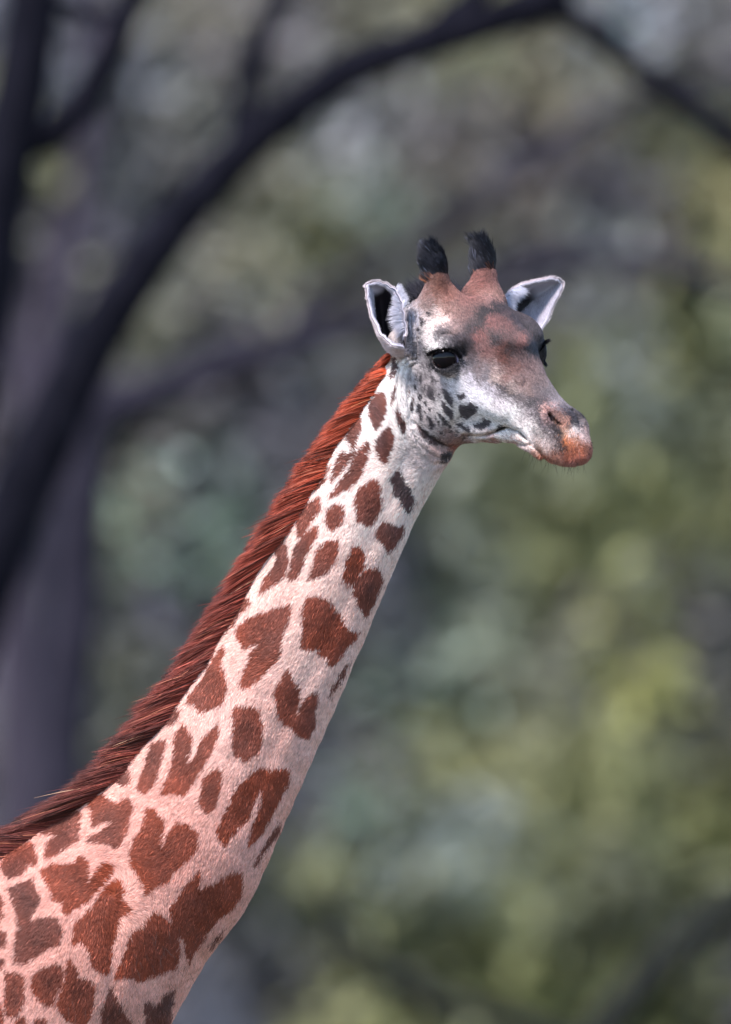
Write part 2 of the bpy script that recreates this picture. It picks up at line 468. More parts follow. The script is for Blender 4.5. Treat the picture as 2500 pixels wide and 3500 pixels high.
def smin(a, b, k):
    h = np.clip(0.5 + 0.5 * (b - a) / k, 0, 1)
    return b * (1 - h) + a * h - k * h * (1 - h)
def smax(a, b, k): return -smin(-a, -b, k)

def ell(p, c, r):
    q = (p - np.asarray(c, float)); r = np.asarray(r, float)
    k0 = np.sqrt(((q / r) ** 2).sum(1)); k1 = np.sqrt(((q / r ** 2) ** 2).sum(1)) + 1e-9
    return k0 * (k0 - 1) / k1

def cone(p, a, b, ra, rb):
    a = np.asarray(a, float); b = np.asarray(b, float); ab = b - a
    t = np.clip(((p - a) @ ab) / ab.dot(ab), 0, 1)
    return np.linalg.norm(p - a - t[:, None] * ab, axis=1) - (ra + (rb - ra) * t)

def loft(h, tab, pw):
    """rows x, ztop, zbot, halfwidth -> distance-like value along head x"""
    T = np.array(tab); x = h[:, 0]
    zt = np.interp(x, T[:, 0], T[:, 1]); zb = np.interp(x, T[:, 0], T[:, 2]); hw = np.interp(x, T[:, 0], T[:, 3])
    c = (zt + zb) / 2; hh = (zt - zb) / 2
    r = (np.abs(h[:, 1] / hw) ** pw + np.abs((h[:, 2] - c) / hh) ** pw) ** (1 / pw)
    d = (r - 1) * np.minimum(hw, hh) * 0.9
    ex = np.maximum(T[0, 0] - x, x - T[-1, 0])
    return np.where(ex > 0, np.sqrt(np.maximum(d, 0) ** 2 + ex ** 2) + np.minimum(d, 0) * 0, np.maximum(d, ex * 0.8))

def dense(tab, n=60):
    T = np.array(tab, float); t = spline(T, n); t = t[np.argsort(t[:, 0])]
    return t
UPPER = dense([(-.225, .030, -.08, .055), (-.165, .062, -.11, .094), (-.1, .097, -.135, .112), (-.04, .092, -.15, .117), (.02, .073, -.15, .112),
         (.08, .050, -.13, .090), (.14, .032, -.118, .070), (.2, .018, -.110, .060), (.26, .009, -.105, .057), (.31, -.002, -.098, .056),
         (.345, -.020, -.096, .053), (.370, -.042, -.092, .044), (.390, -.064, -.082, .02)])
JAW = dense([(-.12, -.05, -.17, .06), (-.06, -.08, -.218, .07), (0, -.10, -.222, .066), (.06, -.11, -.195, .056), (.12, -.11, -.165, .047), (.18, -.10, -.142, .040), (.24, -.092, -.126, .035), (.280, -.088, -.112, .020)])

EYE_C = np.array([-0.012, 0.117, -0.006])
EYE_R = 0.035

def poly_dist(px, pts):
    """distance from px (n,2) to polyline"""
    pts = np.asarray(pts, float); best = np.full(len(px), 1e9)
    for a, b in zip(pts[:-1], pts[1:]):
        ab = b - a; t = np.clip(((px - a) @ ab) / max(ab.dot(ab), 1e-9), 0, 1)
        best = np.minimum(best, np.hypot(*(px - a - t[:, None] * ab).T))
    return best

def inside(px, poly):
    poly = np.asarray(poly, float); x, y = px[:, 0], px[:, 1]
    c = np.zeros(len(px), bool); j = len(poly) - 1
    for i in range(len(poly)):
        xi, yi = poly[i]; xj, yj = poly[j]
        m = ((yi > y) != (yj > y)) & (x < (xj - xi) * (y - yi) / (yj - yi + 1e-12) + xi)
        c ^= m; j = i
    return c

def crop(ox, oy, s, pts): return [(ox + x / s, oy + y / s) for x, y in pts]
def cA(pts): return crop(800, 1200, 2.03, pts)
def cB(pts): return crop(500, 1700, 2.03, pts)
def cC(pts): return crop(200, 2200, 2.03, pts)
def cD(pts): return crop(0, 2600, 1.8044, pts)
def cH(pts): return crop(1200, 760, 1.8044, pts)

EYE_OPEN = [(1472, 1222), (1474, 1212), (1484, 1203), (1500, 1198), (1525, 1196), (1545, 1200), (1558, 1210), (1572, 1226), (1578, 1236), (1566, 1242), (1548, 1247), (1532, 1256), (1515, 1261), (1500, 1259), (1486, 1249), (1477, 1237)]
# skin creases and folds: photo path, depth (m, negative raises), width (px)
CREASES = [
    (cH([(1110, 1365), (1060, 1310), (1040, 1290), (960, 1262), (900, 1290), (840, 1312), (780, 1318), (700, 1310)]), 0.006, 6),
    (cH([(1110, 1370), (1150, 1405), (1190, 1450), (1215, 1470)]), 0.004, 6),
    (cH([(890, 1010), (940, 1045), (985, 1065)]), 0.005, 9),
    (cH([(1030, 1000), (1060, 1030), (1080, 990)]), 0.003, 6),
    (cH([(570, 690), (620, 690), (670, 730), (700, 780), (720, 830)]), 0.004, 5),
    (cH([(600, 715), (650, 745), (685, 800), (700, 830)]), 0.003, 4),
    (cH([(560, 950), (600, 968), (640, 955)]), 0.003, 4),
    (cH([(345, 560), (350, 660), (340, 780)]), 0.003, 4), (cH([(375, 555), (378, 660), (372, 790), (385, 850)]), 0.003, 4),
    (cH([(405, 560), (398, 680), (400, 800), (420, 880)]), 0.003, 4), (cH([(330, 800), (360, 840), (370, 900)]), 0.003, 5),
    (cH([(405, 1240), (450, 1290), (520, 1345), (600, 1385), (660, 1392)]), 0.006, 8),
    (cH([(385, 1170), (400, 1240), (440, 1310), (500, 1370), (570, 1400)]), 0.004, 6),
    (cH([(350, 1200), (370, 1290), (420, 1370), (490, 1430)]), 0.003, 6),
    (cH([(330, 1250), (350, 1340), (400, 1420), (470, 1480)]), 0.003, 6),
    (cH([(300, 850), (300, 960), (290, 1080), (310, 1180), (340, 1250)]), 0.003, 7),
    (cH([(390, 870), (350, 980), (345, 1080), (370, 1180), (385, 1250)]), 0.005, 8),
    (cH([(1180, 1180), (1190, 1240), (1250, 1285), (1300, 1330)]), 0.003, 8),
    (cH([(1225, 1180), (1245, 1215), (1290, 1245)]), 0.008, 5),
    (cH([(690, 1330), (800, 1345), (900, 1340), (1000, 1360), (1100, 1375)]), 0.003, 6),
    (cH([(1190, 1140), (1215, 1125), (1260, 1140), (1300, 1180), (1330, 1250)]), -0.006, 9),
    ([(1395, 1560), (1290, 1800), (1190, 2040), (1060, 2300), (940, 2540), (820, 2800)], 0.006, 34),
    ([(1330, 1560), (1180, 1830), (1040, 2080), (880, 2350), (720, 2620)], -0.005, 40),
    (cD([(1240, 1200), (1100, 1420), (1060, 1560)]), 0.004, 16),
    (cD([(700, 560), (760, 700), (770, 830), (700, 1060), (690, 1290), (690, 1420)]), 0.006, 26),
]

# neck: skin edge on the mane side / throat side of the side view (px), flatness of the section
NECK = [((1385, 1170), (1575, 1400), .72), ((1272, 1330), (1545, 1548), .74), ((1200, 1430), (1478, 1662), .74), ((1100, 1575), (1405, 1800), .74), ((955, 1790), (1270, 2085), .76),
        ((800, 2055), (1162, 2355), .78), ((650, 2262), (1040, 2622), .78), ((490, 2470), (930, 2870), .8), ((330, 2640), (800, 3140), .84), ((160, 2800), (700, 3290), .9), ((-40, 2960), (600, 3420), .95)]
NC = []
for a, b, fl in NECK:
    A = P(*a); B = P(*b); NC.append([*( (A + B) / 2)[:2], np.linalg.norm(A - B) / 2, fl])
NC = spline(NC, 30)
# the neck leans a little away from the lens below the head
NCW = np.interp(np.arange(30), [0, 6, 29], [0.02, 0.0, -0.02])

def V3(px, py, w): return P(px, py, w)
ws = lambda x, y, z: np.array([x, (z - 3.5) * 1.0, -y])   # rough: world right / up / depth to view axes

def sdf(p, detail=True):
    # neck
    d = np.full(len(p), 9.0)
    q = p.copy()
    for i in range(29):
        a, b = NC[i], NC[i + 1]; wa, wb = NCW[i], NCW[i + 1]
        fl = (a[3] + b[3]) / 2
        s = np.array([1, 1, 1 / fl])
        e = cone(q * s, np.array([a[0], a[1], wa]) * s, np.array([b[0], b[1], wb]) * s, a[2], b[2]) * (0.5 + 0.5 * fl)
        d = np.minimum(d, e) if i else e
    # low shoulder, trunk and legs
    low = np.where(p[:, 1] < -0.35)[0]
    if len(low):
        r = p[low]; s = np.array([1, 1, 1 / 0.72]); rs = r * s
        def C(a, b, ra, rb): return cone(rs, P(*a) * s, P(*b) * s, ra, rb) * 0.85
        t = C((95, 3370, 0), (-300, 3720, 0), .31, .385)
        t = smin(t, C((-300, 3650, 0), (-1500, 3950, 0), .40, .36), .12)
        t = smin(t, C((-60, 3250, 0), (-420, 3440, 0), .22, .26), .08)
        t = smin(t, C((-1450, 3900, 0), (-1900, 4150, 0), .36, .26), .12)
        for (x, w, back) in ((-150, .15, 0), (-190, -.15, 0), (-1720, .15, 1), (-1790, -.15, 1)):
            def L(a, b, ra, rb): return cone(r, P(a[0], a[1], a[2]), P(b[0], b[1], b[2]), ra, rb)
            k = 60 if back else 0
            t = smin(t, L((x, 4000, w), (x + 20 - k, 5000, w), .17, .085), .1)
            t = smin(t, L((x + 20 - k, 5000, w), (x + 10 - k * 2.2, 5550, w), .075, .058), .03)
            t = smin(t, L((x + 10 - k * 2.2, 5550, w), (x + 10 - k * 1.2, 6700, w), .056, .045), .03)
            t = smin(t, L((x + 10 - k * 1.2, 6700, w), (x + 40 - k * 1.2, 6960, w), .05, .085), .03)
        d[low] = smin(d[low], t, 0.10)
    # head
    hi = np.where((p[:, 1] > -0.05) & (p[:, 0] > 0.0))[0]
    if len(hi):
        g = p[hi]; h = to_head(g); m = h.copy(); m[:, 1] = np.sqrt(h[:, 1] ** 2 + 1e-5)
        u = loft(h, UPPER, 2.35)
        j = loft(h, JAW, 2.2)
        e = smin(u, j, 0.022)
        e = smin(e, ell(m, (-.06, .075, -.12), (.075, .032, .075)), .03)             # cheek muscle
        e = smin(e, ell(m, (-.035, .105, .040), (.055, .030, .026)), .03)            # brow
        e = smin(e, ell(m, (.10, .066, -.055), (.085, .018, .020)), .03)             # facial crest
        e = smin(e, ell(m, (.04, .0, .064), (.05, .045, .014)), .04)                # forehead boss
        e = smin(e, ell(m, (.285, .040, -.030), (.045, .026, .024)), .018)           # nostril wing
        e = smin(e, ell(m, (.318, .018, -.070), (.055, .040, .032)), .016)            # upper lip pad
        e = smin(e, ell(m, (.285, .036, -.090), (.05, .018, .020)), .012)
        # skull mound and horn cores
        e = smin(e, ell(m, (-.155, .058, .060), (.05, .040, .035)), .03)
        e = smin(e, ell(m, (-.175, .085, .010), (.05, .04, .04)), .03)
        e = smin(e, cone(m, (-.150, .060, .062), (-.178, .066, .108), .042, .0245), .026)
        e = smin(e, cone(m, (-.178, .066, .108), (-.210, .070, .138), .0245, .014), .01)
        # ear stalks
        e = smin(e, cone(m, (-.14, .085, -.02), (-.17, .125, -.045), .045, .032), .03)
        # back of the skull into the neck
        d[hi] = smin(d[hi], e, 0.035)
        # eye lids
        ed = np.linalg.norm(m - EYE_C, axis=1)
        d[hi] = smin(d[hi], ed - (EYE_R + .0045), .012)
        if detail:
            px = to_px(g)
            near = (h[:, 1] > 0.0)
            # eye opening: seen from the near side, mirrored for the far one
            gm = from_head(m); pm = to_px(gm)
            e2 = np.where(ed < EYE_R + 0.035)[0]
            if len(e2):
                pe = pm[e2]; di = poly_dist(pe, EYE_OPEN + [EYE_OPEN[0]]) / S0
                sd = np.where(inside(pe, EYE_OPEN), -di, di)
                cut = smax(sd, EYE_C[1] - 0.01 + np.where(h[e2, 1] < 0, .030, 0) - m[e2, 1], 0.004)
                d[hi[e2]] = smax(d[hi[e2]], -cut, 0.003)
            # nostrils
            nz = np.where((h[:, 0] > 0.2) & (m[:, 1] > .02))[0]
            if len(nz):
                dd = poly_dist(pm[nz], cH([(1222, 1180), (1240, 1215), (1288, 1250)])) / S0
                cut = np.maximum(dd - 0.0055, 0.022 - m[nz, 1])
                d[hi[nz]] = smax(d[hi[nz]], -cut, 0.004)
            # fine folds: round the ear stalk and across the throat under the jaw
            fr_ = np.where((g[:, 2] > .03) & (px[:, 0] > 1290) & (px[:, 0] < 1600) & (px[:, 1] > 1040) & (px[:, 1] < 1720))[0]
            if len(fr_):
                q = px[fr_]
                st = smoothstep(1378, 1392, q[:, 0]) * (1 - smoothstep(1432, 1450, q[:, 0])) * smoothstep(1050, 1075, q[:, 1]) * (1 - smoothstep(1210, 1250, q[:, 1]))
                add = .0036 * st * np.sin(2 * math.pi * (q[:, 0] + 4 * np.sin(q[:, 1] / 40)) / 14.5)
                jl = cH([(395, 960), (385, 1060), (400, 1200), (470, 1300), (560, 1370), (690, 1395)])
                dj = poly_dist(q, jl); J_ = np.array(jl)
                xj = np.interp(q[:, 1], J_[:, 1], J_[:, 0]); below = (q[:, 0] < xj + 4)
                wv = np.exp(-((dj - 45) / 38) ** 2) * below
                add += .0042 * wv * np.sin(2 * math.pi * (dj + 5 * np.sin(q[:, 0] / 30)) / 19)
                d[hi[fr_]] += add
            for path, dep, wid in CREASES[:-4]:
                P_ = np.array(path); lo = P_.min(0) - 3 * wid; up_ = P_.max(0) + 3 * wid
                k = np.where((px[:, 0] > lo[0]) & (px[:, 0] < up_[0]) & (px[:, 1] > lo[1]) & (px[:, 1] < up_[1]) & (g[:, 2] > 0.03))[0]
                if len(k):
                    d[hi[k]] += dep * (1.6 if wid < 9 else 1.0) * np.exp(-(poly_dist(px[k], P_) / max(wid, 5.5)) ** 2)
    if detail:
        px = to_px(p)
        for path, dep, wid in CREASES[-4:]:
            k = np.where((p[:, 2] > 0.03) & (p[:, 1] < (.25 if wid > 30 else -0.3)))[0]
            d[k] += dep * np.exp(-(poly_dist(px[k], path) / wid) ** 2)
        d += 0.0016 * vnoise(p, 14.0) + 0.001 * vnoise(p + 5, 33.0)
    return d

def axis_steps(segs):
    out = [segs[0][0]]
    for a, b, h in segs:
        n = max(1, int(round((b - a) / h))); out += list(a + (b - a) * np.arange(1, n + 1) / n)
    return np.array(out)

def surface():
    xs = axis_steps([(-3.0, -0.95, .03), (-0.95, .05, .008), (.05, .56, .0036)])
    ys = axis_steps([(-3.53, -1.35, .03), (-1.35, .12, .008), (.12, .72, .0036)])
    zs = axis_steps([(-.42, -.2, .012), (-.2, .45, .0040), (.45, .5, .012)])
    def trim(a): 
        r = (len(a) - 1) % 4
        return a if r == 0 else np.append(a, a[-1] + (a[-1] - a[-2]) * np.arange(1, 5 - r))
    xs, ys, zs = trim(xs), trim(ys), trim(zs)
    nx, ny, nz = len(xs), len(ys), len(zs)
    # coarse pass
    X, Y, Z = np.meshgrid(xs[::4], ys[::4], zs[::4], indexing='ij')
    pc = np.stack([X.ravel(), Y.ravel(), Z.ravel()], 1)
    dc = sdf(pc, False).reshape(X.shape)
    F = np.repeat(np.repeat(np.repeat(np.where(dc < 0, -1.0, 1.0).astype(np.float32), 4, 0), 4, 1), 4, 2)[:nx, :ny, :nz].copy()
    dx = np.diff(xs[::4]); dy = np.diff(ys[::4]); dz = np.diff(zs[::4])
    diag = np.sqrt(dx[:, None, None] ** 2 + dy[None, :, None] ** 2 + dz[None, None, :] ** 2)
    mn = dc[:-1, :-1, :-1].copy(); mx = mn.copy()
    for i in (0, 1):
        for j in (0, 1):
            for k in (0, 1):
                c = dc[i:i + dc.shape[0] - 1, j:j + dc.shape[1] - 1, k:k + dc.shape[2] - 1]
                mn = np.minimum(mn, c); mx = np.maximum(mx, c)
    act = (mn < diag * 0.75 + .006) & (mx > -diag * 0.75 - .006)
    bi, bj, bk = np.nonzero(act)
    # whole blocks: fill a block's sign first, then evaluate its points
    o = np.arange(5)
    I = (bi[:, None, None, None] * 4 + o[None, :, None, None]) + np.zeros((1, 1, 5, 5), int)
    J = (bj[:, None, None, None] * 4 + o[None, None, :, None]) + np.zeros((1, 5, 1, 5), int)
    K = (bk[:, None, None, None] * 4 + o[None, None, None, :]) + np.zeros((1, 5, 5, 1), int)
    idx = np.unique(((I * ny + J) * nz + K).ravel())
    k_ = idx % nz; j_ = (idx // nz) % ny; i_ = idx // (nz * ny)
    val = np.empty(len(idx), np.float32)
    for s in range(0, len(idx), 400000):
        sl = slice(s, s + 400000)
        val[sl] = sdf(np.stack([xs[i_[sl]], ys[j_[sl]], zs[k_[sl]]], 1), True)
    F.reshape(-1)[idx] = val
    del I, J, K
    # surface nets, only over cells of active blocks
    S = F < 0
    o4 = np.arange(4)
    ci = ((bi[:, None, None, None] * 4 + o4[None, :, None, None]) + np.zeros((1, 1, 4, 4), int)).ravel()
    cj = ((bj[:, None, None, None] * 4 + o4[None, None, :, None]) + np.zeros((1, 4, 1, 4), int)).ravel()
    ck = ((bk[:, None, None, None] * 4 + o4[None, None, None, :]) + np.zeros((1, 4, 4, 1), int)).ravel()
    cnt = np.zeros(len(ci), np.int8)
    for a in (0, 1):
        for b in (0, 1):
            for c in (0, 1): cnt += S[ci + a, cj + b, ck + c]
    m = (cnt > 0) & (cnt < 8)
    ci, cj, ck = ci[m], cj[m], ck[m]
    lid = (ci * ny + cj) * nz + ck
    o = np.argsort(lid); lid = lid[o]; ci, cj, ck = ci[o], cj[o], ck[o]
    acc = np.zeros((len(lid), 3)); num = np.zeros(len(lid))
    ax = (xs, ys, zs)
    corners = [(a, b, c) for a in (0, 1) for b in (0, 1) for c in (0, 1)]
    for A in corners:
        for B in corners:
            if sum(B) - sum(A) == 1 and all(y >= x for x, y in zip(A, B)):
                fa = F[ci + A[0], cj + A[1], ck + A[2]].astype(float); fb = F[ci + B[0], cj + B[1], ck + B[2]].astype(float)
                c = (fa < 0) != (fb < 0)
                t = np.where(c, fa / np.where(c, fa - fb, 1), 0)
                pa = np.stack([xs[ci + A[0]], ys[cj + A[1]], zs[ck + A[2]]], 1); pb = np.stack([xs[ci + B[0]], ys[cj + B[1]], zs[ck + B[2]]], 1)
                acc += np.where(c[:, None], pa + (pb - pa) * t[:, None], 0); num += c
    V = acc / num[:, None]
    quads = []
    def find(i, j, k):
        q = (i * ny + j) * nz + k; pos = np.searchsorted(lid, q); pos = np.minimum(pos, len(lid) - 1)
        return np.where(lid[pos] == q, pos, -1)
    for d_, (u, v) in ((0, (1, 2)), (1, (2, 0)), (2, (0, 1))):
        e = [0, 0, 0]; e[d_] = 1
        s0 = S[ci, cj, ck]; s1 = S[ci + e[0], cj + e[1], ck + e[2]]
        w = np.nonzero(s0 != s1)[0]
        base = [ci[w], cj[w], ck[w]]
        def off(a, b):
            r = [x.copy() for x in base]; r[u] = r[u] - a; r[v] = r[v] - b
            return find(*r)
        q = np.stack([off(0, 0), off(1, 0), off(1, 1), off(0, 1)], 1)
        fl = ~s0[w]
        q[fl] = q[fl][:, ::-1]
        quads.append(q[(q >= 0).all(1)])
    Q = np.concatenate(quads)
    return V, Q

def mesh_normals(V, Q):
    n = np.cross(V[Q[:, 2]] - V[Q[:, 0]], V[Q[:, 3]] - V[Q[:, 1]])
    N = np.zeros_like(V)
    for c in range(4):
        for k in range(3): N[:, k] += np.bincount(Q[:, c], n[:, k], len(V))
    return N / (np.linalg.norm(N, axis=1)[:, None] + 1e-12)

def relax(V, Q, it=2, lam=0.5):
    for _ in range(it):
        A = np.zeros_like(V); c = np.zeros(len(V))
        for a in range(4):
            for b in (a - 1, (a + 1) % 4):
                for k in range(3): A[:, k] += np.bincount(Q[:, a], V[Q[:, b], k], len(V))
                c += np.bincount(Q[:, a], minlength=len(V))
        V = V + lam * (A / c[:, None] - V)
    return V

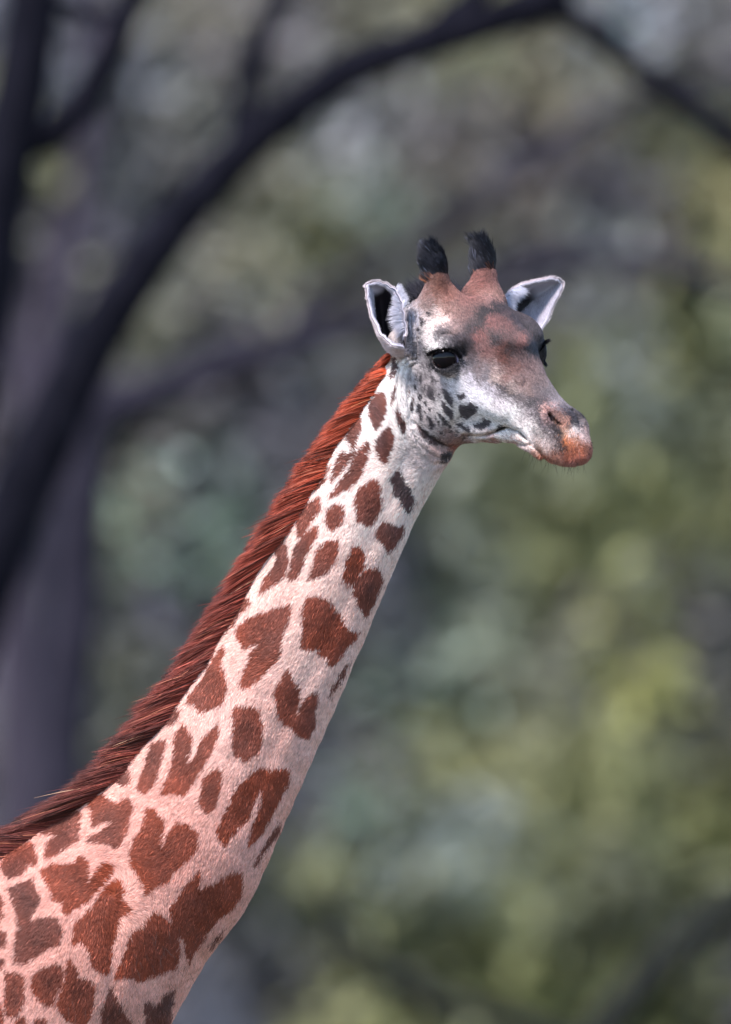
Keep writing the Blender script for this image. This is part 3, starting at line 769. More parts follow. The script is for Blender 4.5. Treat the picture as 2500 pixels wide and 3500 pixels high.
# ------------------------------------------------------------------ coat
PATCH = [  # outline in the photograph, tone
 (cA([(1000,288),(1040,300),(1055,345),(1062,420),(1052,470),(1030,500),(1020,540),(998,550),(975,540),(968,490),(940,450),(935,395),(945,345),(975,305)]),.25),
 (cA([(1072,535),(1100,550),(1115,600),(1112,660),(1085,720),(1065,775),(1035,778),(1005,740),(985,680),(992,620),(1030,575)]),.3),
 (cA([(918,632),(937,650),(935,710),(915,800),(870,890),(800,960),(740,985),(680,1025),(664,1010),(690,960),(740,890),(790,840),(830,740),(870,680)]),.35),
 (cA([(870,450),(887,475),(880,570),(850,640),(838,720),(800,770),(760,830),(700,890),(665,925),(668,890),(700,790),(730,710),(760,695),(790,715),(815,680),(800,640),(770,620),(790,560),(830,490)]),.35),
 (cA([(680,770),(660,830),(630,910),(590,960),(545,990),(560,930),(610,850)]),.5),
 (cA([(960,890),(1000,905),(1010,950),(1020,1010),(1018,1070),(995,1150),(960,1200),(930,1225),(885,1195),(850,1190),(845,1120),(832,1050),(845,990),(900,940)]),.45),
 (cA([(1140,820),(1165,850),(1195,900),(1225,960),(1250,1010),(1245,1060),(1225,1110),(1200,1130),(1170,1085),(1150,1040),(1110,1010),(1098,950),(1090,885),(1115,850)]),.05),
 (cA([(715,1065),(750,1080),(768,1130),(755,1190),(720,1235),(680,1245),(645,1220),(632,1170),(650,1110),(685,1080)]),.4),
 (cA([(1020,1195),(1060,1185),(1110,1210),(1180,1210),(1175,1260),(1150,1310),(1120,1370),(1070,1405),(1045,1350),(1000,1320),(988,1270),(1000,1230)]),.4),
 (cA([(600,1008),(612,1040),(600,1100),(560,1160),(500,1240),(480,1290),(440,1280),(425,1200),(430,1150),(470,1100),(530,1050)]),.5),
 (cA([(590,1200),(588,1260),(545,1350),(500,1430),(455,1560),(440,1590),(385,1600),(370,1570),(400,1460),(430,1340),(470,1290),(540,1230)]),.5),
 (cA([(640,1330),(735,1320),(720,1400),(690,1480),(640,1540),(560,1580),(510,1600),(530,1540),(560,1440),(590,1370)]),.5),
 (cB([(900,300),(960,310),(985,350),(995,420),(985,480),(960,560),(900,610),(830,650),(780,690),(790,630),(820,560),(870,490),(905,420),(870,370)]),.55),
 (cB([(1430,345),(1490,350),(1528,410),(1510,480),(1480,530),(1450,590),(1400,615),(1370,590),(1363,530),(1390,430)]),.7),
 (cB([(1520,490),(1620,500),(1640,590),(1620,650),(1580,740),(1545,800),(1525,845),(1505,820),(1480,760),(1450,690),(1425,670),(1440,610),(1480,550)]),.5),
 (cB([(1110,700),(1200,695),(1270,715),(1300,760),(1350,830),(1380,890),(1430,935),(1470,935),(1455,980),(1410,1030),(1350,1110),(1310,1165),(1265,1165),(1240,1110),(1200,1100),(1195,1055),(1130,1065),(1060,1045),(1075,980),(1085,900),(1085,780)]),.75),
 (cB([(1000,745),(1005,800),(985,880),(940,960),(930,1030),(940,1090),(900,1150),(850,1190),(780,1280),(700,1325),(645,1310),(665,1240),(700,1150),(720,1090),(770,1040),(780,1010),(720,1050),(680,1060),(640,1010),(618,950),(650,890),(720,840),(800,800),(880,780),(940,765)]),.65),
 (cB([(540,1030),(550,1080),(520,1140),(530,1200),(555,1260),(555,1360),(520,1440),(460,1460),(400,1500),(350,1490),(330,1440),(290,1440),(290,1400),(330,1340),(380,1280),(420,1200),(470,1100)]),.65),
 (cB([(985,1190),(1010,1220),(1025,1290),(1070,1330),(1075,1370),(1055,1470),(1030,1550),(1075,1440),(1110,1380),(1150,1360),(1185,1350),(1190,1420),(1170,1500),(1170,1600),(1140,1650),(1120,1680),(1060,1660),(1000,1600),(950,1560),(905,1520),(900,1440),(880,1370),(910,1300),(950,1250)]),.6),
 (cB([(640,720),(720,690),(715,750),(660,820),(600,900),(560,950),(570,900),(600,820)]),.5),
 (cC([(1230,430),(1290,450),(1365,435),(1400,490),(1415,560),(1420,660),(1400,740),(1350,800),(1280,820),(1215,770),(1205,680),(1215,590),(1205,490)]),.7),
 (cC([(720,665),(750,670),(740,740),(715,830),(690,920),(660,990),(600,1055),(545,1010),(545,970),(590,880),(610,780),(640,700),(680,690)]),.65),
 (cC([(870,560),(900,600),(935,670),(930,720),(900,800),(895,835),(940,780),(990,680),(1040,610),(1115,565),(1110,640),(1080,740),(1010,860),(940,960),(900,1040),(850,1055),(780,1040),(700,1060),(740,960),(780,870),(800,760),(805,640),(835,590)]),.7),
 (cC([(1110,865),(1140,920),(1130,1000),(1100,1110),(1050,1185),(1010,1165),(965,1115),(985,1040),(1000,960),(1050,900)]),.7),
 (cC([(1400,865),(1480,880),(1600,880),(1605,940),(1565,1040),(1500,1150),(1460,1240),(1400,1330),(1325,1415),(1315,1370),(1340,1290),(1365,1200),(1410,1080),(1400,1020),(1380,1080),(1330,1200),(1250,1290),(1190,1370),(1160,1410),(1110,1350),(1098,1300),(1150,1190),(1200,1080),(1240,990),(1310,930)]),.9),
 (cC([(340,960),(420,890),(480,870),(500,930),(490,980),(440,990),(400,960)]),.4),
 (cC([(760,500),(800,450),(840,470),(830,530),(790,575),(750,560)]),.5),
 (cD([(900,295),(960,300),(975,340),(1020,370),(1020,420),(1000,480),(990,540),(1040,440),(1090,385),(1150,390),(1210,430),(1228,500),(1210,570),(1130,640),(1080,690),(1030,760),(950,790),(905,840),(890,790),(840,690),(800,640),(800,560),(820,490),(870,440),(885,370)]),.8),
 (cD([(590,205),(640,215),(690,250),(740,260),(760,235),(800,240),(822,300),(800,380),(780,450),(740,530),(700,545),(640,510),(560,510),(530,500),(560,460),(620,430),(690,385),(650,385),(570,410),(560,330),(545,260)]),.6),
 (cD([(350,330),(430,320),(495,300),(500,360),(490,430),(480,500),(420,540),(350,590),(270,610),(275,560),(290,500),(350,470),(250,455),(280,420),(320,380)]),.55),
 (cD([(190,495),(215,540),(228,600),(220,650),(175,650),(170,680),(140,700),(60,735),(30,710),(5,660),(20,590),(70,540)]),.6),
 (cD([(50,785),(120,760),(200,725),(225,790),(255,850),(240,890),(190,960),(190,1000),(140,1030),(100,1010),(105,950),(80,880)]),.5),
 (cD([(240,680),(330,640),(420,640),(460,640),(480,585),(530,600),(550,650),(545,760),(580,690),(640,625),(700,650),(690,700),(640,770),(580,830),(540,880),(470,910),(405,965),(385,930),(385,880),(330,870),(305,800),(275,740)]),.9),
 (cD([(700,740),(750,740),(765,800),(760,860),(820,920),(800,950),(740,980),(720,1060),(700,1140),(690,1250),(660,1330),(590,1290),(560,1230),(540,1160),(490,1120),(450,1150),(445,1090),(470,1000),(540,930),(600,860),(640,790)]),.9),
 (cD([(110,1050),(160,1020),(230,970),(300,965),(365,985),(385,1060),(375,1140),(310,1160),(240,1200),(170,1250),(90,1250),(90,1150)]),.5),
 (cD([(-60,810),(-10,810),(20,850),(20,950),(0,1020),(-60,1020)]),.6),
 (cD([(-60,1050),(35,1060),(40,1130),(0,1160),(-60,1150)]),.6),
 (cD([(-60,1210),(30,1230),(20,1290),(-60,1290)]),.6),
 (cD([(40,1310),(110,1310),(150,1340),(150,1480),(120,1560),(80,1590),(40,1570),(25,1480),(25,1370)]),.5),
 (cD([(350,1250),(395,1280),(390,1350),(350,1440),(330,1510),(280,1510),(220,1460),(190,1390),(200,1330),(260,1290)]),.65),
 (cD([(425,1210),(480,1290),(490,1340),(540,1345),(590,1390),(580,1500),(560,1590),(500,1640),(400,1600),(345,1500),(370,1430),(400,1350),(410,1280)]),.8),
 (cD([(950,930),(1010,960),(1060,1010),(1100,1080),(1105,1180),(1090,1280),(1030,1300),(950,1330),(880,1365),(800,1340),(705,1350),(720,1290),(760,1210),(790,1120),(820,1050),(880,1020)]),.75),
 (cD([(1230,680),(1240,730),(1225,790),(1300,770),(1380,730),(1440,690),(1490,690),(1500,740),(1480,840),(1430,920),(1350,980),(1270,1080),(1200,1190),(1165,1260),(1140,1200),(1140,1130),(1100,1080),(1060,1010),(1045,920),(1090,850),(1130,780),(1190,730)]),.75),
 (cD([(690,1390),(720,1460),(760,1530),(810,1624),(800,1720),(640,1720),(620,1624),(620,1560),(650,1470)]),.5),
 (cD([(1085,1400),(1062,1500),(1055,1624),(1050,1740),(920,1700),(900,1624),(880,1510),(930,1480),(950,1520),(990,1480),(1030,1430)]),.35),
 (cD([(-60,1490),(0,1500),(30,1560),(20,1640),(-60,1640)]),.6), (cD([(100,1590),(160,1580),(180,1680),(80,1680)]),.6), (cD([(220,1600),(280,1590),(320,1700),(200,1700)]),.6),
 (crop(0, 2394, 1.583, [(1520,650),(1515,710),(1440,815),(1385,905),(1370,895),(1420,800),(1470,720)]),.4), (crop(0, 2394, 1.583, [(1215,1235),(1190,1285),(1140,1355),(1130,1340),(1180,1270)]),.3),
 (crop(684, 1368, 1.897, [(970,1700),(935,1790),(865,1900),(840,1960),(848,1880),(900,1790),(940,1715)]),.4),
 # small dark streaks under the ear and jaw
 (cA([(1108,40),(1132,45),(1135,110),(1115,165),(1085,205),(1075,200),(1090,150),(1105,90)]),.05),
 (cA([(1110,250),(1118,262),(1115,320),(1100,380),(1090,370),(1095,300)]),.05),
 (cA([(1130,400),(1150,420),(1175,480),(1195,530),(1180,580),(1160,560),(1135,510),(1125,450)]),.1),
 (cA([(1240,310),(1250,330),(1245,420),(1232,425),(1226,370)]),.0), (cA([(1225,240),(1215,330),(1208,330),(1214,270)]),.0),
 (cA([(1270,505),(1300,525),(1340,560),(1370,600),(1395,645),(1360,640),(1320,600),(1285,560)]),.0),
 (cA([(1340,575),(1400,600),(1470,640),(1450,658),(1390,640)]),.0),
 (cA([(1440,710),(1480,700),(1525,710),(1500,745),(1460,775),(1425,765)]),.0),
 (cH([(555,1035),(600,1040),(630,1090),(625,1140),(610,1130),(575,1080)]),-.1),
 (cH([(555,1110),(580,1115),(625,1160),(635,1200),(615,1215),(590,1180),(565,1150)]),-.1),
 (cH([(660,1060),(700,1055),(705,1085),(670,1092)]),-.2),
 (cH([(668,1130),(720,1130),(750,1105),(765,1130),(792,1140),(770,1170),(740,1200),(715,1212),(680,1190)]),-.1),
 (cH([(775,1245),(810,1230),(820,1195),(840,1220),(870,1220),(860,1250),(820,1275),(790,1280)]),-.1),
 (cH([(655,1240),(690,1235),(715,1260),(740,1275),(735,1300),(700,1280),(670,1265)]),-.1),
 (cH([(470,1190),(500,1215),(518,1260),(505,1278),(480,1245)]),-.1), (cH([(535,1165),(560,1185),(600,1230),(620,1265),(600,1262),(560,1220)]),-.1),
 (cH([(410,1125),(435,1125),(443,1165),(425,1190),(405,1165)]),-.1), (cH([(415,1055),(435,1060),(440,1095),(425,1098)]),-.1),
 (cH([(490,920),(510,945),(535,980),(530,990),(500,960)]),-.1), (cH([(425,940),(437,950),(440,990),(425,990)]),-.1),
 (cH([(478,1000),(510,1040),(525,1100),(500,1100),(470,1060)]),-.2),
 (cH([(890,1280),(930,1250),(960,1255),(930,1280),(900,1300)]),-.2),
 (cH([(430,600),(450,590),(447,645),(433,640)]),-.1), (cH([(452,610),(467,608),(460,635)]),-.1), (cH([(400,655),(425,660),(415,685)]),-.1), (cH([(405,705),(418,708),(412,735),(402,730)]),-.1),
 (cH([(430,675),(445,670),(440,700)]),-.1), (cH([(470,550),(487,565),(478,590)]),-.1), (cH([(420,585),(436,580),(426,605)]),-.1),
 (cH([(690,1310),(712,1330),(695,1348)]),-.1), (cH([(540,1290),(570,1300),(560,1312)]),-.1), (cH([(535,1225),(548,1228),(558,1255),(545,1250)]),-.1), (cH([(640,1275),(680,1300),(650,1290)]),-.1),
 (cH([(405,925),(413,935),(402,980)]),-.1),
 (cH([(444,1004),(456,993),(460,1026),(450,1037)]),-.15),
 (cH([(497,976),(509,967),(513,994),(503,1003)]),-.15),
 (cH([(532,1056),(544,1047),(548,1074),(538,1083)]),-.15),
 (cH([(453,1110),(466,1100),(471,1130),(459,1140)]),-.15),
 (cH([(477,1149),(489,1143),(493,1161),(483,1167)]),-.15),
 (cH([(566,1233),(579,1226),(584,1247),(572,1254)]),-.15),
 (cH([(422,1200),(434,1190),(438,1220),(428,1230)]),-.15),
 (cH([(513,1202),(523,1194),(527,1218),(518,1226)]),-.15),
 (cH([(598,1286),(616,1281),(622,1294),(606,1299)]),-.15),
 (cH([(639,1308),(652,1303),(657,1316),(645,1321)]),-.15),
 (cH([(761,1248),(774,1241),(779,1262),(767,1269)]),-.15),
 (cH([(448,1163),(458,1156),(462,1177),(453,1184)]),-.15),
 (cH([(389,1007),(398,994),(401,1033),(393,1046)]),-.15),
 (cH([(490,1249),(505,1243),(510,1261),(497,1267)]),-.15),
 (cH([(716,1312),(737,1308),(744,1318),(726,1322)]),-.15),
 (cH([(439,875),(448,865),(451,895),(443,905)]),-.15),
 (cH([(465,861),(472,852),(475,879),(469,888)]),-.15),
 (cH([(579,994),(588,988),(591,1006),(583,1012)]),-.15), (cH([(364,955),(372,960),(358,1010),(352,1080)]),-.1),
]
FACE = """540,400,175,100,70;520,470,190,115,90;600,450,185,105,80;560,520,205,150,130;800,380,200,110,90;830,430,205,130,110;890,450,190,125,105;700,470,170,100,85;760,420,195,110,88
620,540,178,118,100;720,540,150,95,85;860,480,172,115,105;560,600,225,190,180;640,640,180,135,125;740,620,122,90,88;480,500,190,150,140;490,560,215,190,185;690,580,150,100,92
800,590,62,52,55;860,535,58,52,56;910,525,60,52,57;960,530,70,60,66;1010,580,78,66,72;770,640,75,66,70;830,560,62,54,58;740,660,90,75,78
870,610,172,95,85;940,640,150,90,82;800,700,175,95,85;850,690,118,84,80;900,720,80,70,74;1000,700,130,85,80;1050,650,92,78,82;960,580,110,80,80
1060,720,176,100,88;560,680,140,120,122;640,720,118,103,110;700,770,108,90,94;600,740,150,135,140;530,760,228,218,218;520,775,250,246,244;460,740,228,215,215;480,640,232,218,214;500,560,220,195,190
760,800,118,88,88;850,790,172,105,95;930,770,140,75,60;980,790,100,78,76;940,830,150,80,60;860,850,165,110,100;1050,830,150,110,105;1000,900,166,105,90;1100,900,150,110,105;1180,950,140,110,108
740,860,130,115,122;700,900,190,178,188;800,900,172,145,145;880,900,190,150,140;960,960,190,130,115;1050,980,180,135,125;900,960,215,185,175;820,960,165,145,150;1150,1020,130,105,105;1220,1060,125,110,115
1000,1020,195,165,155;1000,1060,105,92,96;930,1030,118,103,110;850,1030,188,178,188;750,980,218,210,222;650,1000,228,220,228;600,960,228,218,224;1100,960,155,115,108;1240,1010,135,120,124;1290,1090,130,120,128
475,815,30,26,30;490,880,66,56,66;560,905,56,47,58;620,890,46,38,46;660,850,30,26,30;640,800,22,20,25;560,795,22,20,26;700,850,66,54,60;520,800,25,22,28;590,790,22,20,25;680,800,60,50,56
530,930,190,178,184;600,925,170,158,168;700,1040,228,224,232;800,1080,228,224,232;850,1180,228,224,228;950,1120,212,202,208;1000,1180,238,234,234;1060,1180,192,178,180;1040,1100,138,118,120;1100,1040,165,125,115
1120,1100,86,76,82;1200,1090,90,78,86;1150,1180,108,92,96;1260,1120,178,165,170;1320,1150,150,138,148;1160,1130,84,74,80
1200,1150,236,178,165;1240,1150,215,130,115;1215,1210,205,155,150;1290,1180,205,140,120;1320,1230,220,155,135;1270,1240,50,36,34;1245,1210,60,40,38;1225,1190,90,55,50;1280,1210,200,135,110
1335,1195,66,58,66;1370,1240,52,47,54;1360,1215,58,52,60;1400,1200,62,55,62;1410,1240,120,110,116;1300,1160,90,78,84;1390,1160,120,108,116
1380,1290,235,220,215;1320,1300,230,168,125;1350,1340,228,142,100;1420,1320,232,195,190;1400,1340,225,165,140
1330,1370,222,130,82;1380,1400,208,115,82;1430,1400,212,132,105;1350,1440,195,110,82;1440,1460,190,110,92;1400,1450,190,105,82
1260,1290,92,76,80;1300,1340,66,52,56;1290,1400,82,66,68;1280,1310,72,58,62;1230,1270,110,94,96;1200,1260,128,108,112;1170,1230,115,98,102;1300,1380,66,52,55
1150,1300,228,212,210;1200,1340,228,205,202;1100,1260,232,220,218;1220,1400,220,192,184;1130,1350,224,200,195;1240,1350,190,165,162
1170,1400,208,152,126;1250,1450,205,145,128;1330,1490,180,98,86;1410,1500,175,92,82;1180,1440,192,126,108;1220,1460,190,110,90;1460,1430,185,120,108
1050,1300,236,228,226;950,1310,236,228,228;800,1330,228,212,212;1000,1360,218,172,162;850,1375,195,138,132;700,1360,195,148,142;600,1340,196,150,148;500,1290,205,190,192;600,1150,228,220,220;450,1100,215,203,204
450,1000,195,180,182;420,900,195,185,188;480,1040,150,135,138;560,1000,190,178,182;440,960,160,145,148;1090,1330,230,215,210;720,1240,228,220,222;900,1220,230,226,228
1080,650,78,68,76;1130,700,74,66,73;1150,780,64,58,66;1200,740,110,98,106;1210,790,55,46,54;1170,700,84,76,84;1100,760,95,80,84
380,600,192,188,202;360,700,180,175,190;330,790,198,184,190;300,810,202,184,184;410,780,164,154,162;340,580,205,200,212;430,840,170,160,166
330,900,244,238,238;250,1050,246,240,236;400,1350,230,213,212;550,1500,232,195,190;450,1480,218,202,204;440,1520,205,190,192;640,1400,205,130,120;330,1100,240,232,232;300,1300,242,234,232;380,1000,215,205,208
200,1300,246,240,236;150,1500,246,236,230;350,1550,240,225,224;560,1420,215,180,178"""
FC = np.array([[float(x) for x in t.split(',')] for l in FACE.split('\n') for t in l.split(';')])
FC[:, 0] = 1200 + FC[:, 0] / 1.8044; FC[:, 1] = 760 + FC[:, 1] / 1.8044
FCL = lin(FC[:, 2:5])
_g = FCL.mean(1)[:, None]; _w = smoothstep(.3, .6, _g)
_o = (FCL[:, :1] > FCL[:, 1:2] * 2.1) & (FC[:, 1:2] > 1440)
FCL = np.where(_o, FCL * np.array([.80, .84, .80]), (FCL * (.66 + .10 * _w) + _g * (.34 - .10 * _w)) * (.66 + .29 * _w) * (1 + _w * np.array([.02, -.01, -.04])))

def neck_param(px):
    """0..1 down the neck and -1 (mane) .. 1 (throat) across it"""
    A = np.array([a for a, b, f in NECK], float); B = np.array([b for a, b, f in NECK], float)
    c = (A + B) / 2
    y = px[:, 1]
    return np.clip((y + 0.35 * (1250 - px[:, 0]) - 1300) / 1900, 0, 1)

def coat(p, N, r, jit=4.0):
    """colour of the hair at points p of the near or far side (view coordinates)"""
    h = to_head(p)
    q = p.copy()
    far = N[:, 2] < -0.12
    headish = h[:, 0] > -0.2
    mir = far & headish & (p[:, 1] > 0.1)
    hm = h.copy(); hm[:, 1] = np.abs(hm[:, 1]); q[mir] = from_head(hm[mir])
    px = to_px(q)
    wob = np.stack([vnoise(p, 70.), vnoise(p + 9, 70.)], 1) * 4 + np.stack([vnoise(p, 190.), vnoise(p + 3, 190.)], 1) * 3
    pj = px + wob + r.normal(0, jit, px.shape) * np.where(px[:, 1:2] > 1500, 1.0, .55)
    t = neck_param(px)
    k1, k2, k3 = lin((247, 241, 237)), lin((244, 215, 203)), lin((233, 180, 164))
    base = np.where(t[:, None] < 0.35, k1 + (k2 - k1) * (t[:, None] / .35), k2 + (k3 - k2) * ((t[:, None] - .35) / .65))
    warm = smoothstep(0.1, 0.8, fbm(p, 6.0, 3) * 0.5 + 0.5)[:, None]
    base = base * (1 - 0.12 * warm * np.array([0.2, 0.8, 1.0]))
    # face
    face = np.where((px[:, 0] > 1290) & (px[:, 1] < 1700))[0]
    if len(face):
        for s in range(0, len(face), 20000):
            f = face[s:s + 20000]
            pf = px[f] + np.stack([vnoise(p[f], 55.), vnoise(p[f] + 4, 55.)], 1) * 12 + r.normal(0, 9, (len(f), 2)) + np.stack([vnoise(p[f], 170.), vnoise(p[f] + 4, 170.)], 1) * 7
            d2 = (pf[:, None, 0] - FC[None, :, 0]) ** 2 + (pf[:, None, 1] - FC[None, :, 1]) ** 2
            w = 1 / (d2 + 60) ** 2.3
            c = (w @ FCL) / w.sum(1)[:, None]
            # away from every control point the neck colour takes over
            g = smoothstep(1290, 1400, px[f, 0]) * (1 - smoothstep(1560, 1680, px[f, 1]))
            base[f] = base[f] * (1 - g[:, None]) + c * g[:, None]
    dark = np.zeros(len(p)); core = np.zeros(len(p)); tone = np.zeros(len(p))
    for poly, tn in PATCH:
        P_ = np.array(poly); sz_ = np.ptp(P_, axis=0).mean(); P_ = (P_ - P_.mean(0)) * (1 + 4 / max(sz_, 30)) + P_.mean(0); poly = P_; lo = P_.min(0) - 6; up_ = P_.max(0) + 6
        k = np.where((pj[:, 0] > lo[0]) & (pj[:, 0] < up_[0]) & (pj[:, 1] > lo[1]) & (pj[:, 1] < up_[1]) & (~far | mir))[0]
        if len(k):
            i = k[inside(pj[k], poly)]; dark[i] = 1; c0 = P_.mean(0); tone[i] = tn; core[i] = np.exp(-((np.abs(pj[i] - c0) / (np.ptp(P_, axis=0) * .30 + 1)) ** 2).sum(1))
    # far side and the parts of the trunk out of view: cracked-glass patches
    vo = np.where((far & ~mir) | (px[:, 1] > 3520) | (px[:, 0] < -20))[0]
    if len(vo):
        cell = 0.14
        g = p[vo] / cell + 0.2 * np.stack([vnoise(p[vo], 12.), vnoise(p[vo] + 3, 12.), vnoise(p[vo] + 7, 12.)], 1)
        i0 = np.floor(g).astype(int); f1 = np.full(len(vo), 9.0); f2 = f1.copy()
        for a in (-1, 0, 1):
            for b in (-1, 0, 1):
                for c in (-1, 0, 1):
                    ii = i0 + np.array([a, b, c]); hh = (ii[:, 0] * 73856093) ^ (ii[:, 1] * 19349663) ^ (ii[:, 2] * 83492791)
                    jx = np.stack([(hh >> s & 255) / 255.0 for s in (0, 7, 13)], 1) * 0.8 + 0.1
                    dd = np.linalg.norm(ii + jx - g, axis=1)
                    f2 = np.where(dd < f1, f1, np.minimum(f2, dd)); f1 = np.minimum(f1, dd)
        leg = smoothstep(-1.9, -2.6, p[vo, 1])
        dark[vo] = (f2 - f1 > 0.16 + 0.2 * leg); tone[vo] = 0.6
    tn = np.clip(tone + 0.35 * fbm(p, 11.0, 3), -0.3, 1.1)[:, None]
    cg, cm, cr = lin((76, 69, 73)), lin((120, 70, 58)), lin((152, 71, 44))
    pc = np.where(tn < .35, cg + (cm - cg) * (tn / .35).clip(0, 1), cm + (cr - cm) * ((tn - .35) / .65).clip(0, 1))
    blue = lin((70, 66, 72))
    pc = np.where(tn < 0, pc * 1.15, pc) * (1.12 - .38 * core * (0.6 + .8 * (fbm(p + 3, 16., 2) * .5 + .5)))[:, None]
    col = np.where(dark[:, None] > 0, pc, base)
    soft = np.where((px[:, 0] > 1390) & (px[:, 0] < 1465) & (px[:, 1] > 1560) & (px[:, 1] < 1640))[0]
    return col, dark

# ------------------------------------------------------------------ build the animal
ROOT_W = to_world(np.array([-0.6, 0, 0])); ROOT_W[2] = 0
giraffe = empty('giraffe', ROOT_W)
props(giraffe, 'giraffe with brown patches, red mane and black tufted horns looking right', 'giraffe')

V, Q = surface()
V = relax(V, Q, 2, 0.5)
N = mesh_normals(V, Q)
rr_ = np.random.default_rng(5)
colv, _dk = coat(V, N, rr_, 0.0)
SKIN = mat_tint('giraffe_skin', rough=0.75, spec=0.2, noise=(60, 0.12))
body = link('body', np_mesh('body', to_world(V) - ROOT_W, Q, SKIN, True, colv * 0.8), giraffe)

HAIR = mat_tint('short_hair', rough=0.5, spec=0.35)
LONG = mat_tint('long_hair', rough=0.5, spec=0.3)

# sample hair roots
tri = np.vstack([Q[:, [0, 1, 2]], Q[:, [0, 2, 3]]])
cen = V[tri].mean(1)
area = 0.5 * np.linalg.norm(np.cross(V[tri[:, 1]] - V[tri[:, 0]], V[tri[:, 2]] - V[tri[:, 0]]), axis=1)
cpx = to_px(cen); ch = to_head(cen)
vis = (cpx[:, 1] < 3620) & (cpx[:, 0] > -140)
dens = np.where(cen[:, 2] > -0.1, 1.0, 0.35) * vis
dens *= np.where((cpx[:, 0] > 1300) & (cpx[:, 1] < 1650), 2.6, 1.0)
def sample(n, wgt, r):
    w = wgt * area; c = np.cumsum(w); t = np.searchsorted(c, r.uniform(0, c[-1], n))
    a = r.uniform(0, 1, n); b = r.uniform(0, 1, n); m = a + b > 1; a[m] = 1 - a[m]; b[m] = 1 - b[m]
    T = tri[t]; c_ = 1 - a - b
    p = V[T[:, 0]] * c_[:, None] + V[T[:, 1]] * a[:, None] + V[T[:, 2]] * b[:, None]
    n_ = N[T[:, 0]] * c_[:, None] + N[T[:, 1]] * a[:, None] + N[T[:, 2]] * b[:, None]
    return p, n_ / np.linalg.norm(n_, axis=1)[:, None]

def unit(a): return a / (np.linalg.norm(a, axis=1)[:, None] + 1e-9)
r = np.random.default_rng(21)
NH = 780000
p, n = sample(NH, dens, r)
h = to_head(p); px = to_px(p)
hm = h.copy(); hm[:, 1] = np.abs(h[:, 1])
eyed = np.linalg.norm(hm - EYE_C, axis=1)
keep = (eyed > EYE_R + 0.0015)
nosd = poly_dist(to_px(from_head(hm)), cH([(1232, 1190), (1248, 1215), (1280, 1243)]))
keep &= ~((nosd < 11) & (h[:, 0] > .2))
p, n, h, px, hm = p[keep], n[keep], h[keep], px[keep], hm[keep]
# combing: down the neck, backwards over the face
down = np.array([-0.50, -0.86, 0.0])
back = -HF + 0.15 * HD
fw = smoothstep(-0.20, -0.08, h[:, 0])[:, None] * smoothstep(0.0, 0.2, p[:, 1])[:, None]
flow = down * (1 - fw) + back * fw
# muzzle hair falls towards the lip
mz = smoothstep(.26, .33, h[:, 0])[:, None]
flow = flow * (1 - mz) + mz * (-0.9 * HD + 0.1 * HF + 0.5 * HN * np.sign(h[:, 1:2]))
# whorl on the shoulder
wc = np.array([390, 3060.]); rel = px - wc; rl = np.hypot(*rel.T); ww = np.exp(-(rl / 150) ** 2)[:, None]
sw = np.stack([rel[:, 0] + 0.8 * rel[:, 1], -rel[:, 1] + 0.8 * rel[:, 0], 0 * rl], 1) / (rl[:, None] + 1)
flow = flow * (1 - ww) + sw * ww
flow = flow + 0.35 * np.stack([vnoise(p, 9.), vnoise(p + 5, 9.), vnoise(p + 11, 9.)], 1) + r.normal(0, 0.16, p.shape)
flow = unit(flow - n * (flow * n).sum(1)[:, None])
hd = smoothstep(1330, 1420, px[:, 0]) * (1 - smoothstep(1500, 1600, px[:, 1]))
L = (0.0105 * (1 - hd) + 0.006 * hd) * r.uniform(0.6, 1.25, len(p))
L *= np.where((h[:, 0] > .3), 0.8, 1.0)
col, dk = coat(p + flow * (L * .5)[:, None], n, r)
clump = vnoise(p, 120.)
col = col * (1 + 0.16 * clump + (.09 + .2 * hd) * vnoise(p + flow * .002, 340.) + r.normal(0, 0.16 + 0.12 * hd, len(p))).clip(.2, 2)[:, None]
# scattered ginger hairs in the pale coat, pale tips in the patches
gin = (r.uniform(0, 1, len(p)) < 0.03) & (dk < 1) & (hd < .5)
col[gin] = col[gin] * np.array([0.8, 0.55, 0.45])
pal = (r.uniform(0, 1, len(p)) < 0.05) & (dk > 0)
col[pal] = col[pal] * 2.6 + 0.02
mott = (hd > .5) & (col.mean(1) < .55) & (r.uniform(0, 1, len(p)) < 0.25 + .25 * vnoise(p, 260.))
col[mott] = col[mott] * 0.5
lift = 0.22 + 0.12 * r.uniform(-1, 1, len(p)) + 0.12 * vnoise(p, 30.)
pts = np.empty((len(p), 4, 3))
for k, s in enumerate((0, .35, .7, 1.0)):
    pts[:, k] = p + flow * (L * s)[:, None] + n * (L * (lift * s * (1.5 - 0.8 * s)))[:, None]
rad = np.array([.00046, .00042, .00028, .00005])[None, :] * np.where(hd > .5, 0.8, 1.0)[:, None]
fur = hair('coat_fur', to_world(pts), rad, col, HAIR, giraffe, ROOT_W)
props(fur, kind='stuff')

# ------------------------------------------------------------------ mane
MR = spline([(1345, 1205), (1318, 1280), (1259, 1368), (1205, 1445), (1158, 1512), (1115, 1590), (1074, 1663), (1027, 1740), (984, 1815), (937, 1875), (895, 1930), (858, 1995), (825, 2055), (792, 2115), (750, 2178), (712, 2250), (660, 2325), (606, 2400), (556, 2470), (480, 2560), (420, 2632), (355, 2690), (272, 2752), (145, 2838), (51, 2895), (-30, 2950), (-160, 3010)], 400)
MO = spline([(1322, 1203), (1272, 1268), (1194, 1362), (1134, 1447), (1090, 1510), (1040, 1580), (985, 1665), (935, 1745), (890, 1820), (846, 1892), (806, 1955), (772, 2010), (735, 2068), (700, 2125), (655, 2190), (612, 2260), (560, 2325), (504, 2395), (446, 2475), (383, 2552), (310, 2625), (225, 2695), (130, 2764), (40, 2816), (-40, 2860), (-150, 2905), (-260, 2970)], 400)
